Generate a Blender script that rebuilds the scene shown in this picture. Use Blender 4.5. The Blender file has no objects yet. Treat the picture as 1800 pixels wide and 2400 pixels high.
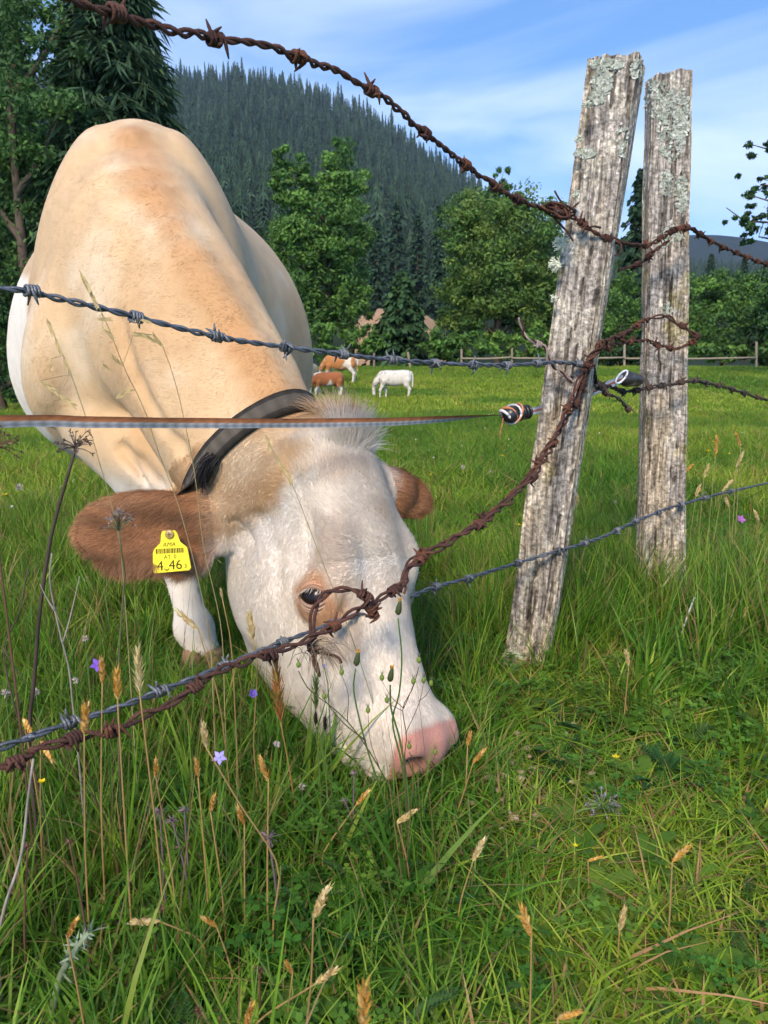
import bpy, bmesh, math, random
import numpy as np
from mathutils import Vector, Matrix, Quaternion
random.seed(7); RNG = np.random.default_rng(11)
SC = bpy.context.scene
COL = SC.collection
R = math.radians
# ---------------------------------------------------------------- camera, sky, sun, exposure
CAM_H, PITCH, FPX = 0.72, R(10.8), 1779.0
cam_data = bpy.data.cameras.new('camera'); cam = bpy.data.objects.new('camera', cam_data); COL.objects.link(cam)
cam.location = (0, 0, CAM_H); cam.rotation_euler = (R(90) - PITCH, 0, 0)
cam_data.sensor_fit = 'VERTICAL'; cam_data.sensor_height = 24.0; cam_data.lens = 24.0 * FPX / 2400.0
cam_data.clip_start = 0.02; cam_data.clip_end = 20000
cam_data.dof.use_dof = True; cam_data.dof.focus_distance = 1.5; cam_data.dof.aperture_fstop = 10.0
SC.camera = cam
SUN_EL, SUN_AZ = R(38), R(197)          # azimuth clockwise from +Y: behind the camera, to the left
sun_dir = Vector((math.sin(SUN_AZ) * math.cos(SUN_EL), math.cos(SUN_AZ) * math.cos(SUN_EL), math.sin(SUN_EL)))
sd = bpy.data.lights.new('sun', 'SUN'); sd.energy = 2.0; sd.angle = R(14.0); sd.color = (1.0, 0.86, 0.68)
sun = bpy.data.objects.new('sun', sd); COL.objects.link(sun)
sun.rotation_euler = (-sun_dir).to_track_quat('-Z', 'Y').to_euler()
world = bpy.data.worlds.new('World'); SC.world = world; world.use_nodes = True
nt = world.node_tree; nt.nodes.clear()
def N(t, kind, **kw):
    n = t.nodes.new(kind)
    for k, v in kw.items():
        if k.startswith('i_'):
            n.inputs[k[2:].replace('_', ' ')].default_value = v
        else:
            setattr(n, k, v)
    return n
sky = N(nt, 'ShaderNodeTexSky', sky_type='NISHITA', sun_disc=False, sun_elevation=SUN_EL, sun_rotation=SUN_AZ, altitude=600, air_density=1.0, dust_density=0.2, ozone_density=2.2)
# thin cirrus: a noise stretched along one direction of a high cloud deck
tc = N(nt, 'ShaderNodeTexCoord')
mp = N(nt, 'ShaderNodeMapping'); mp.inputs['Rotation'].default_value = (0, R(-22), 0); mp.inputs['Scale'].default_value = (1.3, 1.3, 5.2); mp.inputs['Location'].default_value = (8.2, .1, 3.3)
nt.links.new(tc.outputs['Generated'], mp.inputs[0])
nz = N(nt, 'ShaderNodeTexNoise'); nz.inputs['Scale'].default_value = 1.1; nz.inputs['Detail'].default_value = 5; nz.inputs['Roughness'].default_value = 0.52; nz.inputs['Distortion'].default_value = 0.5
nt.links.new(mp.outputs[0], nz.inputs[0])
cr = N(nt, 'ShaderNodeMapRange'); cr.inputs['From Min'].default_value = 0.46; cr.inputs['From Max'].default_value = 0.68; cr.inputs['To Max'].default_value = 0.6
nt.links.new(nz.outputs[0], cr.inputs[0])
mixc = N(nt, 'ShaderNodeMix', data_type='RGBA'); nt.links.new(cr.outputs[0], mixc.inputs[0]); vz = N(nt, 'ShaderNodeVectorMath', operation='MULTIPLY_ADD'); nt.links.new(tc.outputs['Generated'], vz.inputs[0]); vz.inputs[1].default_value = (1, 1, .85); vz.inputs[2].default_value = (0, 0, .27); nt.links.new(vz.outputs[0], sky.inputs[0])
hsv = N(nt, 'ShaderNodeHueSaturation'); hsv.inputs['Saturation'].default_value = 1.15; nt.links.new(sky.outputs[0], hsv.inputs['Color']); nt.links.new(hsv.outputs[0], mixc.inputs[6]); mixc.inputs[7].default_value = (3.2, 3.6, 4.3, 1)
bg = N(nt, 'ShaderNodeBackground'); bg.inputs[1].default_value = 0.15
nt.links.new(mixc.outputs[2], bg.inputs[0])
wo = N(nt, 'ShaderNodeOutputWorld'); nt.links.new(bg.outputs[0], wo.inputs[0])
SC.view_settings.view_transform = 'Standard'; SC.view_settings.look = 'None'; SC.view_settings.gamma = 1.0
SC.view_settings.use_curve_mapping = False; SC.view_settings.exposure = 1.26
SC.render.engine = 'CYCLES'; SC.cycles.use_denoising = True
SC.cycles.max_bounces = 4; SC.cycles.diffuse_bounces = 3; SC.cycles.glossy_bounces = 2; SC.cycles.transmission_bounces = 3; SC.cycles.transparent_max_bounces = 4; SC.cycles.volume_bounces = 0
SC.cycles.use_adaptive_sampling = True; SC.cycles.adaptive_threshold = 0.03; SC.cycles.caustics_reflective = False; SC.cycles.caustics_refractive = False

# ---------------------------------------------------------------- helpers
cP, sP = math.cos(PITCH), math.sin(PITCH)
DS = 1800.0 / 1659.0
def D(x, y, Y):
    """the world point at depth Y (metres ahead of the camera) seen at (x, y) of the 1659-wide view of the photograph"""
    u = (x * DS - 900) / FPX; v = (1200 - y * DS) / FPX
    dy_ = cP + v * sP; dz_ = -sP + v * cP
    t = Y / dy_
    return np.array([t * u, Y, CAM_H + t * dz_])
def mpp(Y):  return Y * DS / FPX / 1.0
def ground_at(x, y):
    v = (1200 - y * DS) / FPX
    dy_ = cP + v * sP; dz_ = -sP + v * cP
    return D(x, y, dy_ * (CAM_H / -dz_))
def unit(v):
    v = np.asarray(v, float); return v / (np.linalg.norm(v) + 1e-12)
def smooth01(a, b, x):
    t = np.clip((x - a) / (b - a), 0, 1); return t * t * (3 - 2 * t)
def hash3(ix, iy, iz, seed=0):
    h = (ix.astype(np.int64) * 374761393 + iy.astype(np.int64) * 668265263 + iz.astype(np.int64) * 2147483647 + seed * 1274126177) & 0xffffffff
    h = ((h ^ (h >> 13)) * 1274126177) & 0xffffffff
    return ((h ^ (h >> 16)) & 0xffff).astype(np.float32) / 65535.0
def vnoise(p, scale=1.0, seed=0, octaves=1):
    p = np.asarray(p, np.float32) * scale; out = 0; amp = 1.0; tot = 0
    for o in range(octaves):
        i = np.floor(p).astype(np.int64); f = p - i; f = f * f * (3 - 2 * f)
        r = 0
        for dx_ in (0, 1):
            for dy2 in (0, 1):
                for dz2 in (0, 1):
                    w = (f[..., 0] if dx_ else 1 - f[..., 0]) * (f[..., 1] if dy2 else 1 - f[..., 1]) * (f[..., 2] if dz2 else 1 - f[..., 2])
                    r = r + w * hash3(i[..., 0] + dx_, i[..., 1] + dy2, i[..., 2] + dz2, seed + o * 17)
        out = out + amp * r; tot += amp; amp *= 0.5; p = p * 2.03
    return out / tot
def mesh_np(name, V, faces, smooth=False):
    """faces: an (n,k) array, or a list of such arrays"""
    me = bpy.data.meshes.new(name)
    V = np.asarray(V, np.float32)
    fl = [np.asarray(f, np.int32) for f in (faces if isinstance(faces, list) else [faces]) if len(f)]
    me.vertices.add(len(V)); me.vertices.foreach_set('co', V.ravel())
    nl = sum(f.size for f in fl); nf = sum(len(f) for f in fl)
    me.loops.add(nl); me.polygons.add(nf)
    me.loops.foreach_set('vertex_index', np.concatenate([f.ravel() for f in fl]))
    starts = []; base = 0
    for f in fl:
        starts.append(base + np.arange(len(f)) * f.shape[1]); base += f.size
    me.polygons.foreach_set('loop_start', np.concatenate(starts).astype(np.int32))
    me.polygons.foreach_set('use_smooth', np.full(nf, smooth))
    me.update(calc_edges=True); me.validate()
    return me
def vcol(me, C, name='Col'):
    C = np.asarray(C, np.float32)
    if C.shape[1] == 3: C = np.concatenate([C, np.ones((len(C), 1), np.float32)], 1)
    a = me.color_attributes.new(name, 'FLOAT_COLOR', 'POINT'); a.data.foreach_set('color', C.ravel())
def obj(name, me, mat=None, parent=None, loc=None):
    o = bpy.data.objects.new(name, me); COL.objects.link(o)
    if mat is not None and me is not None and not me.materials: me.materials.append(mat)
    if parent is not None: o.parent = parent
    if loc is not None: o.location = loc
    return o
def tag(o, label, cat, group=None, kind=None):
    o['label'] = label
    if cat: o['category'] = cat
    if group: o['group'] = group
    if kind: o['kind'] = kind
    return o
def empty(name, label, cat, loc=(0, 0, 0), group=None):
    o = bpy.data.objects.new(name, None); COL.objects.link(o); o.location = loc; o.empty_display_size = 0.05
    return tag(o, label, cat, group)
class MB:
    """collects pieces of ONE part: vertices, quads, triangles, colours"""
    def __init__(s): s.V = []; s.Q = []; s.T = []; s.C = []; s.n = 0
    def add(s, V, Q=None, T=None, col=(1, 1, 1)):
        V = np.asarray(V, float).reshape(-1, 3)
        if Q is not None and len(Q): s.Q.append(np.asarray(Q, int).reshape(-1, 4) + s.n)
        if T is not None and len(T): s.T.append(np.asarray(T, int).reshape(-1, 3) + s.n)
        s.V.append(V); c = np.asarray(col, float)
        s.C.append(np.broadcast_to(c, (len(V), 3)).copy()); s.n += len(V)
    def tube(s, pts, rad, sides=6, col=(1, 1, 1), cap=True):
        pts = np.asarray(pts, float); n = len(pts); rad = np.broadcast_to(np.asarray(rad, float), (n,))
        tg = np.gradient(pts, axis=0); tg /= np.linalg.norm(tg, axis=1)[:, None] + 1e-12
        ref = np.array([0.31, 0.52, 0.79]); 
        if abs(tg[0] @ ref) > 0.9: ref = np.array([0.9, -0.3, 0.2])
        u = np.cross(tg[0], ref); u /= np.linalg.norm(u); V = []
        ang = np.arange(sides) * 2 * math.pi / sides
        for i in range(n):
            u = u - tg[i] * (u @ tg[i]); u /= np.linalg.norm(u) + 1e-12; w = np.cross(tg[i], u)
            V.append(pts[i] + rad[i] * (np.cos(ang)[:, None] * u + np.sin(ang)[:, None] * w))
        V = np.concatenate(V); Q = []
        i, j = np.meshgrid(np.arange(n - 1), np.arange(sides), indexing='ij'); j2 = (j + 1) % sides
        Q = np.stack([i * sides + j, i * sides + j2, (i + 1) * sides + j2, (i + 1) * sides + j], -1).reshape(-1, 4)
        T = []
        if cap:
            for k in range(1, sides - 1):
                T.append([0, k + 1, k]); b = (n - 1) * sides; T.append([b, b + k, b + k + 1])
        c = np.asarray(col, float)
        if c.ndim == 2 and len(c) == n: c = np.repeat(c, sides, axis=0)
        s.add(V, Q, T, c)
    def box(s, c, half, M=None, col=(1, 1, 1)):
        v = np.array([[x, y, z] for x in (-1, 1) for y in (-1, 1) for z in (-1, 1)], float) * np.asarray(half)
        if M is not None: v = v @ np.asarray(M).T
        s.add(v + np.asarray(c), [[0, 1, 3, 2], [4, 6, 7, 5], [0, 4, 5, 1], [2, 3, 7, 6], [0, 2, 6, 4], [1, 5, 7, 3]], None, col)
    def ellipsoid(s, c, r, M=None, nu=8, nv=6, col=(1, 1, 1), jit=0):
        th = np.arange(nu) * 2 * math.pi / nu; ph = np.linspace(0, math.pi, nv + 1)[1:-1]
        v = [[0, 0, 1]] + [[math.sin(p) * math.cos(t), math.sin(p) * math.sin(t), math.cos(p)] for p in ph for t in th] + [[0, 0, -1]]
        v = np.array(v)
        if jit: v = v * (1 + jit * (RNG.random((len(v), 1)) - .5))
        v = v * np.asarray(r)
        if M is not None: v = v @ np.asarray(M).T
        T = []; Q = []; m = len(ph)
        for j in range(nu):
            T.append([0, 1 + j, 1 + (j + 1) % nu]); T.append([1 + (m - 1) * nu + j, 1 + m * nu, 1 + (m - 1) * nu + (j + 1) % nu])
            for i in range(m - 1):
                Q.append([1 + i * nu + j, 1 + (i + 1) * nu + j, 1 + (i + 1) * nu + (j + 1) % nu, 1 + i * nu + (j + 1) % nu])
        s.add(v + np.asarray(c), Q, T, col)
    def leaf(s, base, d, nrm, L, Wd, col, bend=0.0, seg=2):
        """a thin pointed blade"""
        d = unit(d); nrm = np.asarray(nrm, float); sd_ = unit(np.cross(d, nrm)); up = np.cross(sd_, d)
        V = []; ts = np.linspace(0, 1, seg + 1)
        for t in ts[:-1]:
            w = Wd * (0.55 + 0.9 * t if t < .5 else 2 * (1 - t) * 1.0)
            p = base + d * L * t + up * bend * L * t * t
            V += [p - sd_ * w / 2, p + sd_ * w / 2]
        V.append(base + d * L + up * bend * L); Q = [[2 * i, 2 * i + 1, 2 * i + 3, 2 * i + 2] for i in range(seg - 1)]
        T = [[2 * (seg - 1), 2 * (seg - 1) + 1, 2 * seg]]
        s.add(V, Q, T, col)
    def mesh(s, name, smooth=False):
        V = np.concatenate(s.V); F = []
        if s.Q: F.append(np.concatenate(s.Q))
        if s.T: F.append(np.concatenate(s.T))
        me = mesh_np(name, V, F, smooth)
        vcol(me, np.concatenate(s.C)) if len(me.vertices) == len(V) else None
        return me
    def build(s, name, mat, parent=None, smooth=False, origin=None):
        if origin is not None: s.V = [v - np.asarray(origin) for v in s.V]
        return obj(name, s.mesh(name, smooth), mat, parent, origin)
def spline(pts, n):
    """Catmull-Rom through the points, n samples evenly along the arc"""
    P = np.asarray(pts, float)
    P = np.vstack([2 * P[0] - P[1], P, 2 * P[-1] - P[-2]]); out = []
    for i in range(1, len(P) - 2):
        t = np.linspace(0, 1, 24, endpoint=False)[:, None]; a, b, c, d_ = P[i - 1:i + 3]
        out.append(.5 * (2 * b + (c - a) * t + (2 * a - 5 * b + 4 * c - d_) * t * t + (3 * b - a - 3 * c + d_) * t ** 3))
    out = np.vstack(out + [P[-2][None]])
    s_ = np.r_[0, np.cumsum(np.linalg.norm(np.diff(out, axis=0), axis=1))]
    q = np.linspace(0, s_[-1], n)
    return np.stack([np.interp(q, s_, out[:, k]) for k in range(out.shape[1])], 1)
# ---------------------------------------------------------------- materials
MATS = {}
def new_mat(name):
    m = bpy.data.materials.new(name); m.use_nodes = True; m.node_tree.nodes.clear(); MATS[name] = m
    t = m.node_tree; o = t.nodes.new('ShaderNodeOutputMaterial'); b = t.nodes.new('ShaderNodeBsdfPrincipled'); t.links.new(b.outputs[0], o.inputs[0])
    return m, t, b, o
def col_mat(name, rough=.6, spec=.3, noise=0.0, nscale=40, bump=0.0, bscale=200, trans=0.0, tint=(1, 1, 1), sheen=0.0):
    """colour from the mesh's own colour attribute, broken up by noise"""
    m, t, b, o = new_mat(name)
    a = N(t, 'ShaderNodeVertexColor', layer_name='Col'); src = a.outputs[0]
    if noise:
        tcn = N(t, 'ShaderNodeTexCoord'); nn = N(t, 'ShaderNodeTexNoise'); nn.inputs['Scale'].default_value = nscale; nn.inputs['Detail'].default_value = 6
        t.links.new(tcn.outputs['Object'], nn.inputs[0])
        mr = N(t, 'ShaderNodeMapRange'); mr.inputs['From Min'].default_value = .25; mr.inputs['From Max'].default_value = .75; mr.inputs['To Min'].default_value = 1 - noise; mr.inputs['To Max'].default_value = 1 + noise
        t.links.new(nn.outputs[0], mr.inputs[0])
        mm = N(t, 'ShaderNodeVectorMath', operation='SCALE'); t.links.new(src, mm.inputs[0]); t.links.new(mr.outputs[0], mm.inputs['Scale']); src = mm.outputs[0]
    t.links.new(src, b.inputs['Base Color']); b.inputs['Roughness'].default_value = rough; b.inputs['Specular IOR Level'].default_value = spec
    if sheen: b.inputs['Sheen Weight'].default_value = sheen
    if bump:
        tcn2 = N(t, 'ShaderNodeTexCoord'); n2 = N(t, 'ShaderNodeTexNoise'); n2.inputs['Scale'].default_value = bscale; n2.inputs['Detail'].default_value = 4; t.links.new(tcn2.outputs['Object'], n2.inputs[0])
        bp = N(t, 'ShaderNodeBump'); bp.inputs['Strength'].default_value = bump; bp.inputs['Distance'].default_value = .01; t.links.new(n2.outputs[0], bp.inputs['Height']); t.links.new(bp.outputs[0], b.inputs['Normal'])
    if trans:
        tr = N(t, 'ShaderNodeBsdfTranslucent'); t.links.new(src, tr.inputs[0]); ms = N(t, 'ShaderNodeMixShader'); ms.inputs[0].default_value = trans
        t.links.new(b.outputs[0], ms.inputs[1]); t.links.new(tr.outputs[0], ms.inputs[2]); t.links.new(ms.outputs[0], o.inputs[0])
    return m
col_mat('hide', .7, .2, .10, 22, .35, 420, 0, sheen=.15)
col_mat('fur', .55, .25, 0, trans=.4)
col_mat('coat', .6, .22, 0, trans=.08)
col_mat('skin', .42, .45, .08, 60, .25, 260)
col_mat('wood', .9, .1, .18, 55, .5, 160)
col_mat('rust', .85, .25, .35, 180, .6, 600)
col_mat('zinc', .45, .5, .2, 150, .3, 500)
col_mat('leafy', .5, .35, .12, 8, 0, 1, .35)
col_mat('straw', .6, .3, .1, 200, 0, 1, .3)
col_mat('petal', .5, .2, .05, 100, 0, 1, .3)
col_mat('matte', .8, .2, .15, 50)
col_mat('plastic', .35, .5, .04, 80)
MATS['zinc'].node_tree.nodes['Principled BSDF'].inputs['Metallic'].default_value = 0.55
# ---------------------------------------------------------------- the cow: one continuous surface polygonised from a distance field
class Field:
    def __init__(s, xs, ys, zs):
        s.x, s.y, s.z = [np.asarray(a, np.float32) for a in (xs, ys, zs)]
        s.f = np.full((len(xs), len(ys), len(zs)), 0.5, np.float32)
    def sl(s, lo, hi):
        r = []
        for a, l, h in zip((s.x, s.y, s.z), lo, hi):
            i, j = np.searchsorted(a, l), np.searchsorted(a, h); r.append(slice(max(i - 1, 0), min(j + 1, len(a))))
        return tuple(r)
    def pts(s, q):
        return np.stack(np.meshgrid(s.x[q[0]], s.y[q[1]], s.z[q[2]], indexing='ij'), -1)
    def union(s, q, d, k, sub=False):
        f = s.f[q]
        if sub:
            h = np.clip(.5 - .5 * (f + d) / k, 0, 1); s.f[q] = f * (1 - h) - d * h + k * h * (1 - h)
        else:
            h = np.clip(.5 + .5 * (d - f) / k, 0, 1); s.f[q] = d * (1 - h) + f * h - k * h * (1 - h)
    def ell(s, c, r, M=np.eye(3), k=.03, sub=False):
        """ellipsoid; rows of M are its axes"""
        c = np.asarray(c, np.float32); M = np.asarray(M, np.float32); r = np.asarray(r, np.float32)
        ext = np.sqrt(((M.T * r) ** 2).sum(1)) + 2 * k + .03
        q = s.sl(c - ext, c + ext); p = (s.pts(q) - c) @ M.T
        k0 = np.linalg.norm(p / r, axis=-1); k1 = np.linalg.norm(p / (r * r), axis=-1) + 1e-6
        s.union(q, k0 * (k0 - 1) / k1, k, sub)
    def cap(s, a, b, ra, rb, k=.03, sub=False):
        a, b = np.asarray(a, np.float32), np.asarray(b, np.float32); m = max(ra, rb) + 2 * k + .03
        q = s.sl(np.minimum(a, b) - m, np.maximum(a, b) + m); p = s.pts(q) - a; ba = b - a
        h = np.clip((p @ ba) / (ba @ ba), 0, 1); s.union(q, np.linalg.norm(p - h[..., None] * ba, axis=-1) - (ra + h * (rb - ra)), k, sub)
    def chain(s, P, rads, k=.03):
        for i in range(len(P) - 1): s.cap(P[i], P[i + 1], rads[i], rads[i + 1], k)
    def loft(s, o, M, secs, k=.04, ex=2.0, lo=None, hi=None, egg=0.0):
        """sections along axis M[0]: rows (t, top along M[2], bottom along M[2], half width, offset along M[1])"""
        o = np.asarray(o, np.float32); M = np.asarray(M, np.float32); S = np.asarray(secs, np.float32)
        cor = np.array([o + M[0] * a[0] + M[1] * (a[4] + w * a[3]) + M[2] * h for a in S for w in (-1, 1) for h in (a[1], a[2])])
        q = s.sl(cor.min(0) - .12, cor.max(0) + .12); p = (s.pts(q) - o) @ M.T; t = p[..., 0]
        tt = np.clip(t, S[0, 0], S[-1, 0])
        I = [np.interp(tt, S[:, 0], S[:, j]) for j in range(1, 5)]
        cz = (I[0] + I[1]) / 2; hz = (I[0] - I[1]) / 2; v = (p[..., 2] - cz) / hz
        w = I[2] * (1 + egg * v)
        u = (p[..., 1] - I[3]) / w
        r = (np.abs(u) ** ex + np.abs(v) ** ex) ** (1 / ex)
        d = (r - 1) * np.minimum(w, hz)
        over = np.abs(t - tt); d = np.where(over > 0, np.sqrt(np.maximum(d, 0) ** 2 + over ** 2) + np.minimum(d, 0) * 0, d)
        s.union(q, d.astype(np.float32), k)
def surface_nets(F):
    f = F.f; inside = f < 0; nx, ny, nz_ = f.shape
    c = inside[:-1, :-1, :-1].astype(np.int8)
    cnt = np.zeros_like(c)
    for dx_ in (0, 1):
        for dy2 in (0, 1):
            for dz2 in (0, 1): cnt += inside[dx_:nx - 1 + dx_, dy2:ny - 1 + dy2, dz2:nz_ - 1 + dz2]
    act = (cnt > 0) & (cnt < 8); idx = np.full(act.shape, -1, np.int64); I = np.argwhere(act); idx[act] = np.arange(len(I))
    ax = (F.x, F.y, F.z); acc = np.zeros((len(I), 3)); num = np.zeros(len(I))
    corners = [(a, b, c_) for a in (0, 1) for b in (0, 1) for c_ in (0, 1)]
    for a in corners:
        for d_ in range(3):
            if a[d_] == 0:
                b = list(a); b[d_] = 1
                A, B = I + np.array(a), I + np.array(b)
                fa, fb = f[A[:, 0], A[:, 1], A[:, 2]], f[B[:, 0], B[:, 1], B[:, 2]]
                m = (fa < 0) != (fb < 0); t = np.where(m, fa / np.where(m, fa - fb, 1), 0)
                pa = np.stack([ax[j][A[:, j]] for j in range(3)], 1); pb = np.stack([ax[j][B[:, j]] for j in range(3)], 1)
                acc += np.where(m[:, None], pa + (pb - pa) * t[:, None], 0); num += m
    V = acc / num[:, None]; Q = []
    for d_ in range(3):
        a = [slice(None)] * 3; b = [slice(None)] * 3; a[d_] = slice(0, -1); b[d_] = slice(1, None)
        s0, s1 = inside[tuple(a)], inside[tuple(b)]; E = np.argwhere(s0 != s1)
        o1, o2 = [j for j in range(3) if j != d_]
        ok = (E[:, o1] > 0) & (E[:, o2] > 0) & (E[:, o1] < idx.shape[o1]) & (E[:, o2] < idx.shape[o2]) & (E[:, d_] < idx.shape[d_]); E = E[ok]
        def at(p1, p2):
            e = E.copy(); e[:, o1] -= p1; e[:, o2] -= p2; return idx[e[:, 0], e[:, 1], e[:, 2]]
        q = np.stack([at(1, 1), at(0, 1), at(0, 0), at(1, 0)], 1)
        flip = s0[E[:, 0], E[:, 1], E[:, 2]] if True else None
        if d_ == 1: flip = ~flip
        q = np.where(flip[:, None], q, q[:, ::-1]); Q.append(q)
    Q = np.concatenate(Q); Q = Q[(Q >= 0).all(1)]
    return V, Q
def relax(V, Q, it, w=.5):
    e = np.concatenate([Q[:, [0, 1]], Q[:, [1, 2]], Q[:, [2, 3]], Q[:, [3, 0]]])
    for k in range(it):
        acc = np.zeros_like(V); n = np.zeros(len(V))
        for j in range(3): acc[:, j] = np.bincount(e[:, 0], V[e[:, 1], j], len(V)) + np.bincount(e[:, 1], V[e[:, 0], j], len(V))
        n = np.bincount(e[:, 0], minlength=len(V)) + np.bincount(e[:, 1], minlength=len(V))
        ww = w if k % 2 == 0 else -w * 1.04
        V = V + ww * (acc / np.maximum(n, 1)[:, None] - V)
    return V
def vnormals(V, Q):
    n = np.cross(V[Q[:, 2]] - V[Q[:, 0]], V[Q[:, 3]] - V[Q[:, 1]]); out = np.zeros_like(V)
    for k in range(4):
        for j in range(3): out[:, j] += np.bincount(Q[:, k], n[:, j], len(V))
    return out / (np.linalg.norm(out, axis=1)[:, None] + 1e-12)
def frame(axis, dorsal):
    a = unit(axis); d_ = np.asarray(dorsal, float); d_ = unit(d_ - a * (a @ d_)); return np.array([a, np.cross(d_, a), d_])
def pos_grid(lo, a, b, hi, fine, coarse):
    g = []; x = lo
    while x < hi:
        g.append(x); x += fine if a <= x < b else coarse
    return np.array(g, np.float32)

# --- pose
WITH = np.array([-.622, 2.05, 1.325])                       # top of the withers
BD = unit([-.20, .98, 0]); BS = np.array([BD[1], -BD[0], 0])    # body axis (towards the rump) and the cow's left (viewer's right)
POLL = D(765, 925, 1.46); MUZ = D(950, 1632, 1.20)
L = unit(MUZ - POLL); HEADLEN = np.linalg.norm(MUZ - POLL)
toCam = unit(np.array([0, 0, CAM_H]) - (POLL + MUZ) / 2); n0 = unit(toCam - L * (toCam @ L)); right0 = np.cross(n0, L)
if right0[0] < 0: right0 = -right0
PHI = R(52); HN = math.cos(PHI) * n0 + math.sin(PHI) * right0    # outward normal of the face
HS = np.cross(HN, L)
if HS[0] > 0: HS = -HS                                          # the cow's right = viewer's left
def HP(a, s, n): return POLL + L * a + HS * s + HN * n
HM = np.array([L, HS, HN])
K = HEADLEN / .64
def build_cow_field():
    F = Field(pos_grid(-1.36, -.72, .24, .30, .0062, .014), pos_grid(1.02, 1.02, 1.66, 3.75, .0065, .016), pos_grid(-.01, -.01, .80, 1.42, .0065, .013))
    # barrel
    o = WITH - np.array([0, 0, WITH[2]])
    secs = [(-.30, .93, .66, .08, 0), (-.20, 1.06, .54, .18, 0), (-.08, 1.195, .49, .25, 0), (.0, 1.27, .46, .27, 0), (.16, 1.25, .41, .34, .01), (.42, 1.25, .37, .465, .012), (.75, 1.25, .36, .485, .012),
            (1.02, 1.26, .47, .40, 0), (1.22, 1.25, .56, .31, 0), (1.36, 1.18, .68, .20, 0), (1.43, 1.08, .80, .10, 0)]
    F.loft(o, np.array([BD, BS, [0, 0, 1]]), secs, .05, 2.15, egg=-.12)
    F.ell(WITH - [0, 0, .070] + BD * .10, (.22, .065, .05), np.array([BD, BS, [0, 0, 1]]), .08)
    for sgn in (-1, 1):
        up = unit(np.array([0, 0, 1]) - BS * sgn * .28)
        M = frame(up, BS * sgn)
        F.ell(WITH + BS * sgn * .155 - [0, 0, .262] + BD * .02, (.245, .14, .075), M, .07)        # shoulder blade
        F.ell(WITH + BS * sgn * .178 - [0, 0, .55] - BD * .10, (.21, .145, .10), M, .045)     # shoulder point and upper arm
        F.ell(WITH + BS * sgn * .27 + BD * 1.14 - [0, 0, .10], (.08, .07, .06), np.eye(3), .06)          # hook bone
    # forelegs: the one under the tagged ear, the other behind the head
    foot = ground_at(441, 1447); foot[2] = 0
    pr = [D(240, 905, 1.93), D(318, 1000, 1.86), D(358, 1130, 1.80), D(380, 1210, 1.775), D(418, 1350, foot[1] + .015), foot + [0, 0, .055]]
    F.chain(pr, [.125, .098, .054, .036, .035, .038], .03)
    F.ell(pr[2], (.050, .052, .062), np.eye(3), .03)
    F.ell(pr[4] + [0, 0, -.01], (.041, .040, .040), np.eye(3), .03)
    q0 = WITH + BS * .27 - BD * .04; pl = [q0 * [1, 1, 0] + [0, 0, .62], q0 * [1, 1, 0] + [.01, -.02, .44], q0 * [1, 1, 0] + [.02, -.01, .36], q0 * [1, 1, 0] + [.02, .0, .15], q0 * [1, 1, 0] + [.02, -.03, .055]]
    F.chain(pl, [.11, .065, .057, .04, .045], .03)
    for sgn in (-1, 1):     # hind legs
        b = WITH * [1, 1, 0] + BD * 1.18 + BS * .2 * sgn
        F.chain([b + [0, 0, .85], b + BD * -.06 + [0, 0, .66], b + BD * .13 + [0, 0, .46], b + BD * .10 + [0, 0, .12], b + BD * .05 + [0, 0, .05]], [.19, .13, .06, .042, .045], .05)
    t0 = WITH * [1, 1, 0] + BD * 1.45; F.chain([t0 - BD * .06 + [0, 0, 1.10], t0 + BD * .02 + [0, 0, .98], t0 + BD * .03 + [0, 0, .4]], [.035, .026, .014], .05)
    # neck: ellipsoids along a bent line, rolled towards the viewer's right
    NK = [(np.array([-.62, 1.99, .96]), (.05, 0, 1), .26, .19), (D(303, 600, 1.88), (.35, -.05, .93), .215, .155), (D(383, 715, 1.77), (.66, -.1, .72), .19, .135), (D(455, 850, 1.66), (.70, -.15, .68), .165, .118), (D(532, 985, 1.575), (.72, -.2, .66), .150, .106), (D(600, 1075, 1.52), (.70, -.3, .62), .135, .10)]
    cs = np.array([a[0] for a in NK]); par = np.arange(len(NK)); qn = np.linspace(0, len(NK) - 1, 21)
    C2 = np.stack([np.interp(qn, par, cs[:, j]) for j in range(3)], 1); D2 = np.stack([np.interp(qn, par, [a[1][j] for a in NK]) for j in range(3)], 1)
    hd = np.interp(qn, par, [a[2] for a in NK]); hw = np.interp(qn, par, [a[3] for a in NK]); tg = np.gradient(C2, axis=0)
    for i in range(len(qn)): F.ell(C2[i], (.10, hw[i], hd[i]), frame(tg[i], D2[i]), .05)
    # crest of the neck
    cr_ = [WITH + BD * .04 + [0, 0, -.062], D(312, 345, 2.0) + [0, 0, -.05], D(345, 410, 1.945) + [0, 0, -.03], D(405, 515, 1.84), D(470, 625, 1.755), D(548, 755, 1.66), D(622, 880, 1.57)]
    F.chain(spline(cr_, 11), np.r_[.054, .054, .050, .044, .040, np.linspace(.036, .03, 6)], .07)
    # brisket folds and dewlap
    F.chain([D(250, 940, 1.86), D(330, 985, 1.80), D(430, 1055, 1.70)], [.075, .07, .055], .05)
    F.cap(D(262, 972, 1.735), D(318, 1040, 1.735), .012, .008, .018, True)
    # head
    k_ = K
    HS_ = [(-.02, -.05, -.15, .060, 0), (.02, -.012, -.18, .088, 0), (.08, .004, -.245, .106, 0), (.15, .010, -.325, .114, 0), (.23, .010, -.390, .116, 0), (.30, .004, -.422, .110, 0), (.37, -.004, -.415, .098, 0), (.44, -.008, -.378, .085, 0),
           (.51, -.006, -.320, .079, 0), (.565, .004, -.266, .084, 0), (.615, .004, -.218, .083, 0), (.66, -.030, -.17, .058, 0)]
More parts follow.
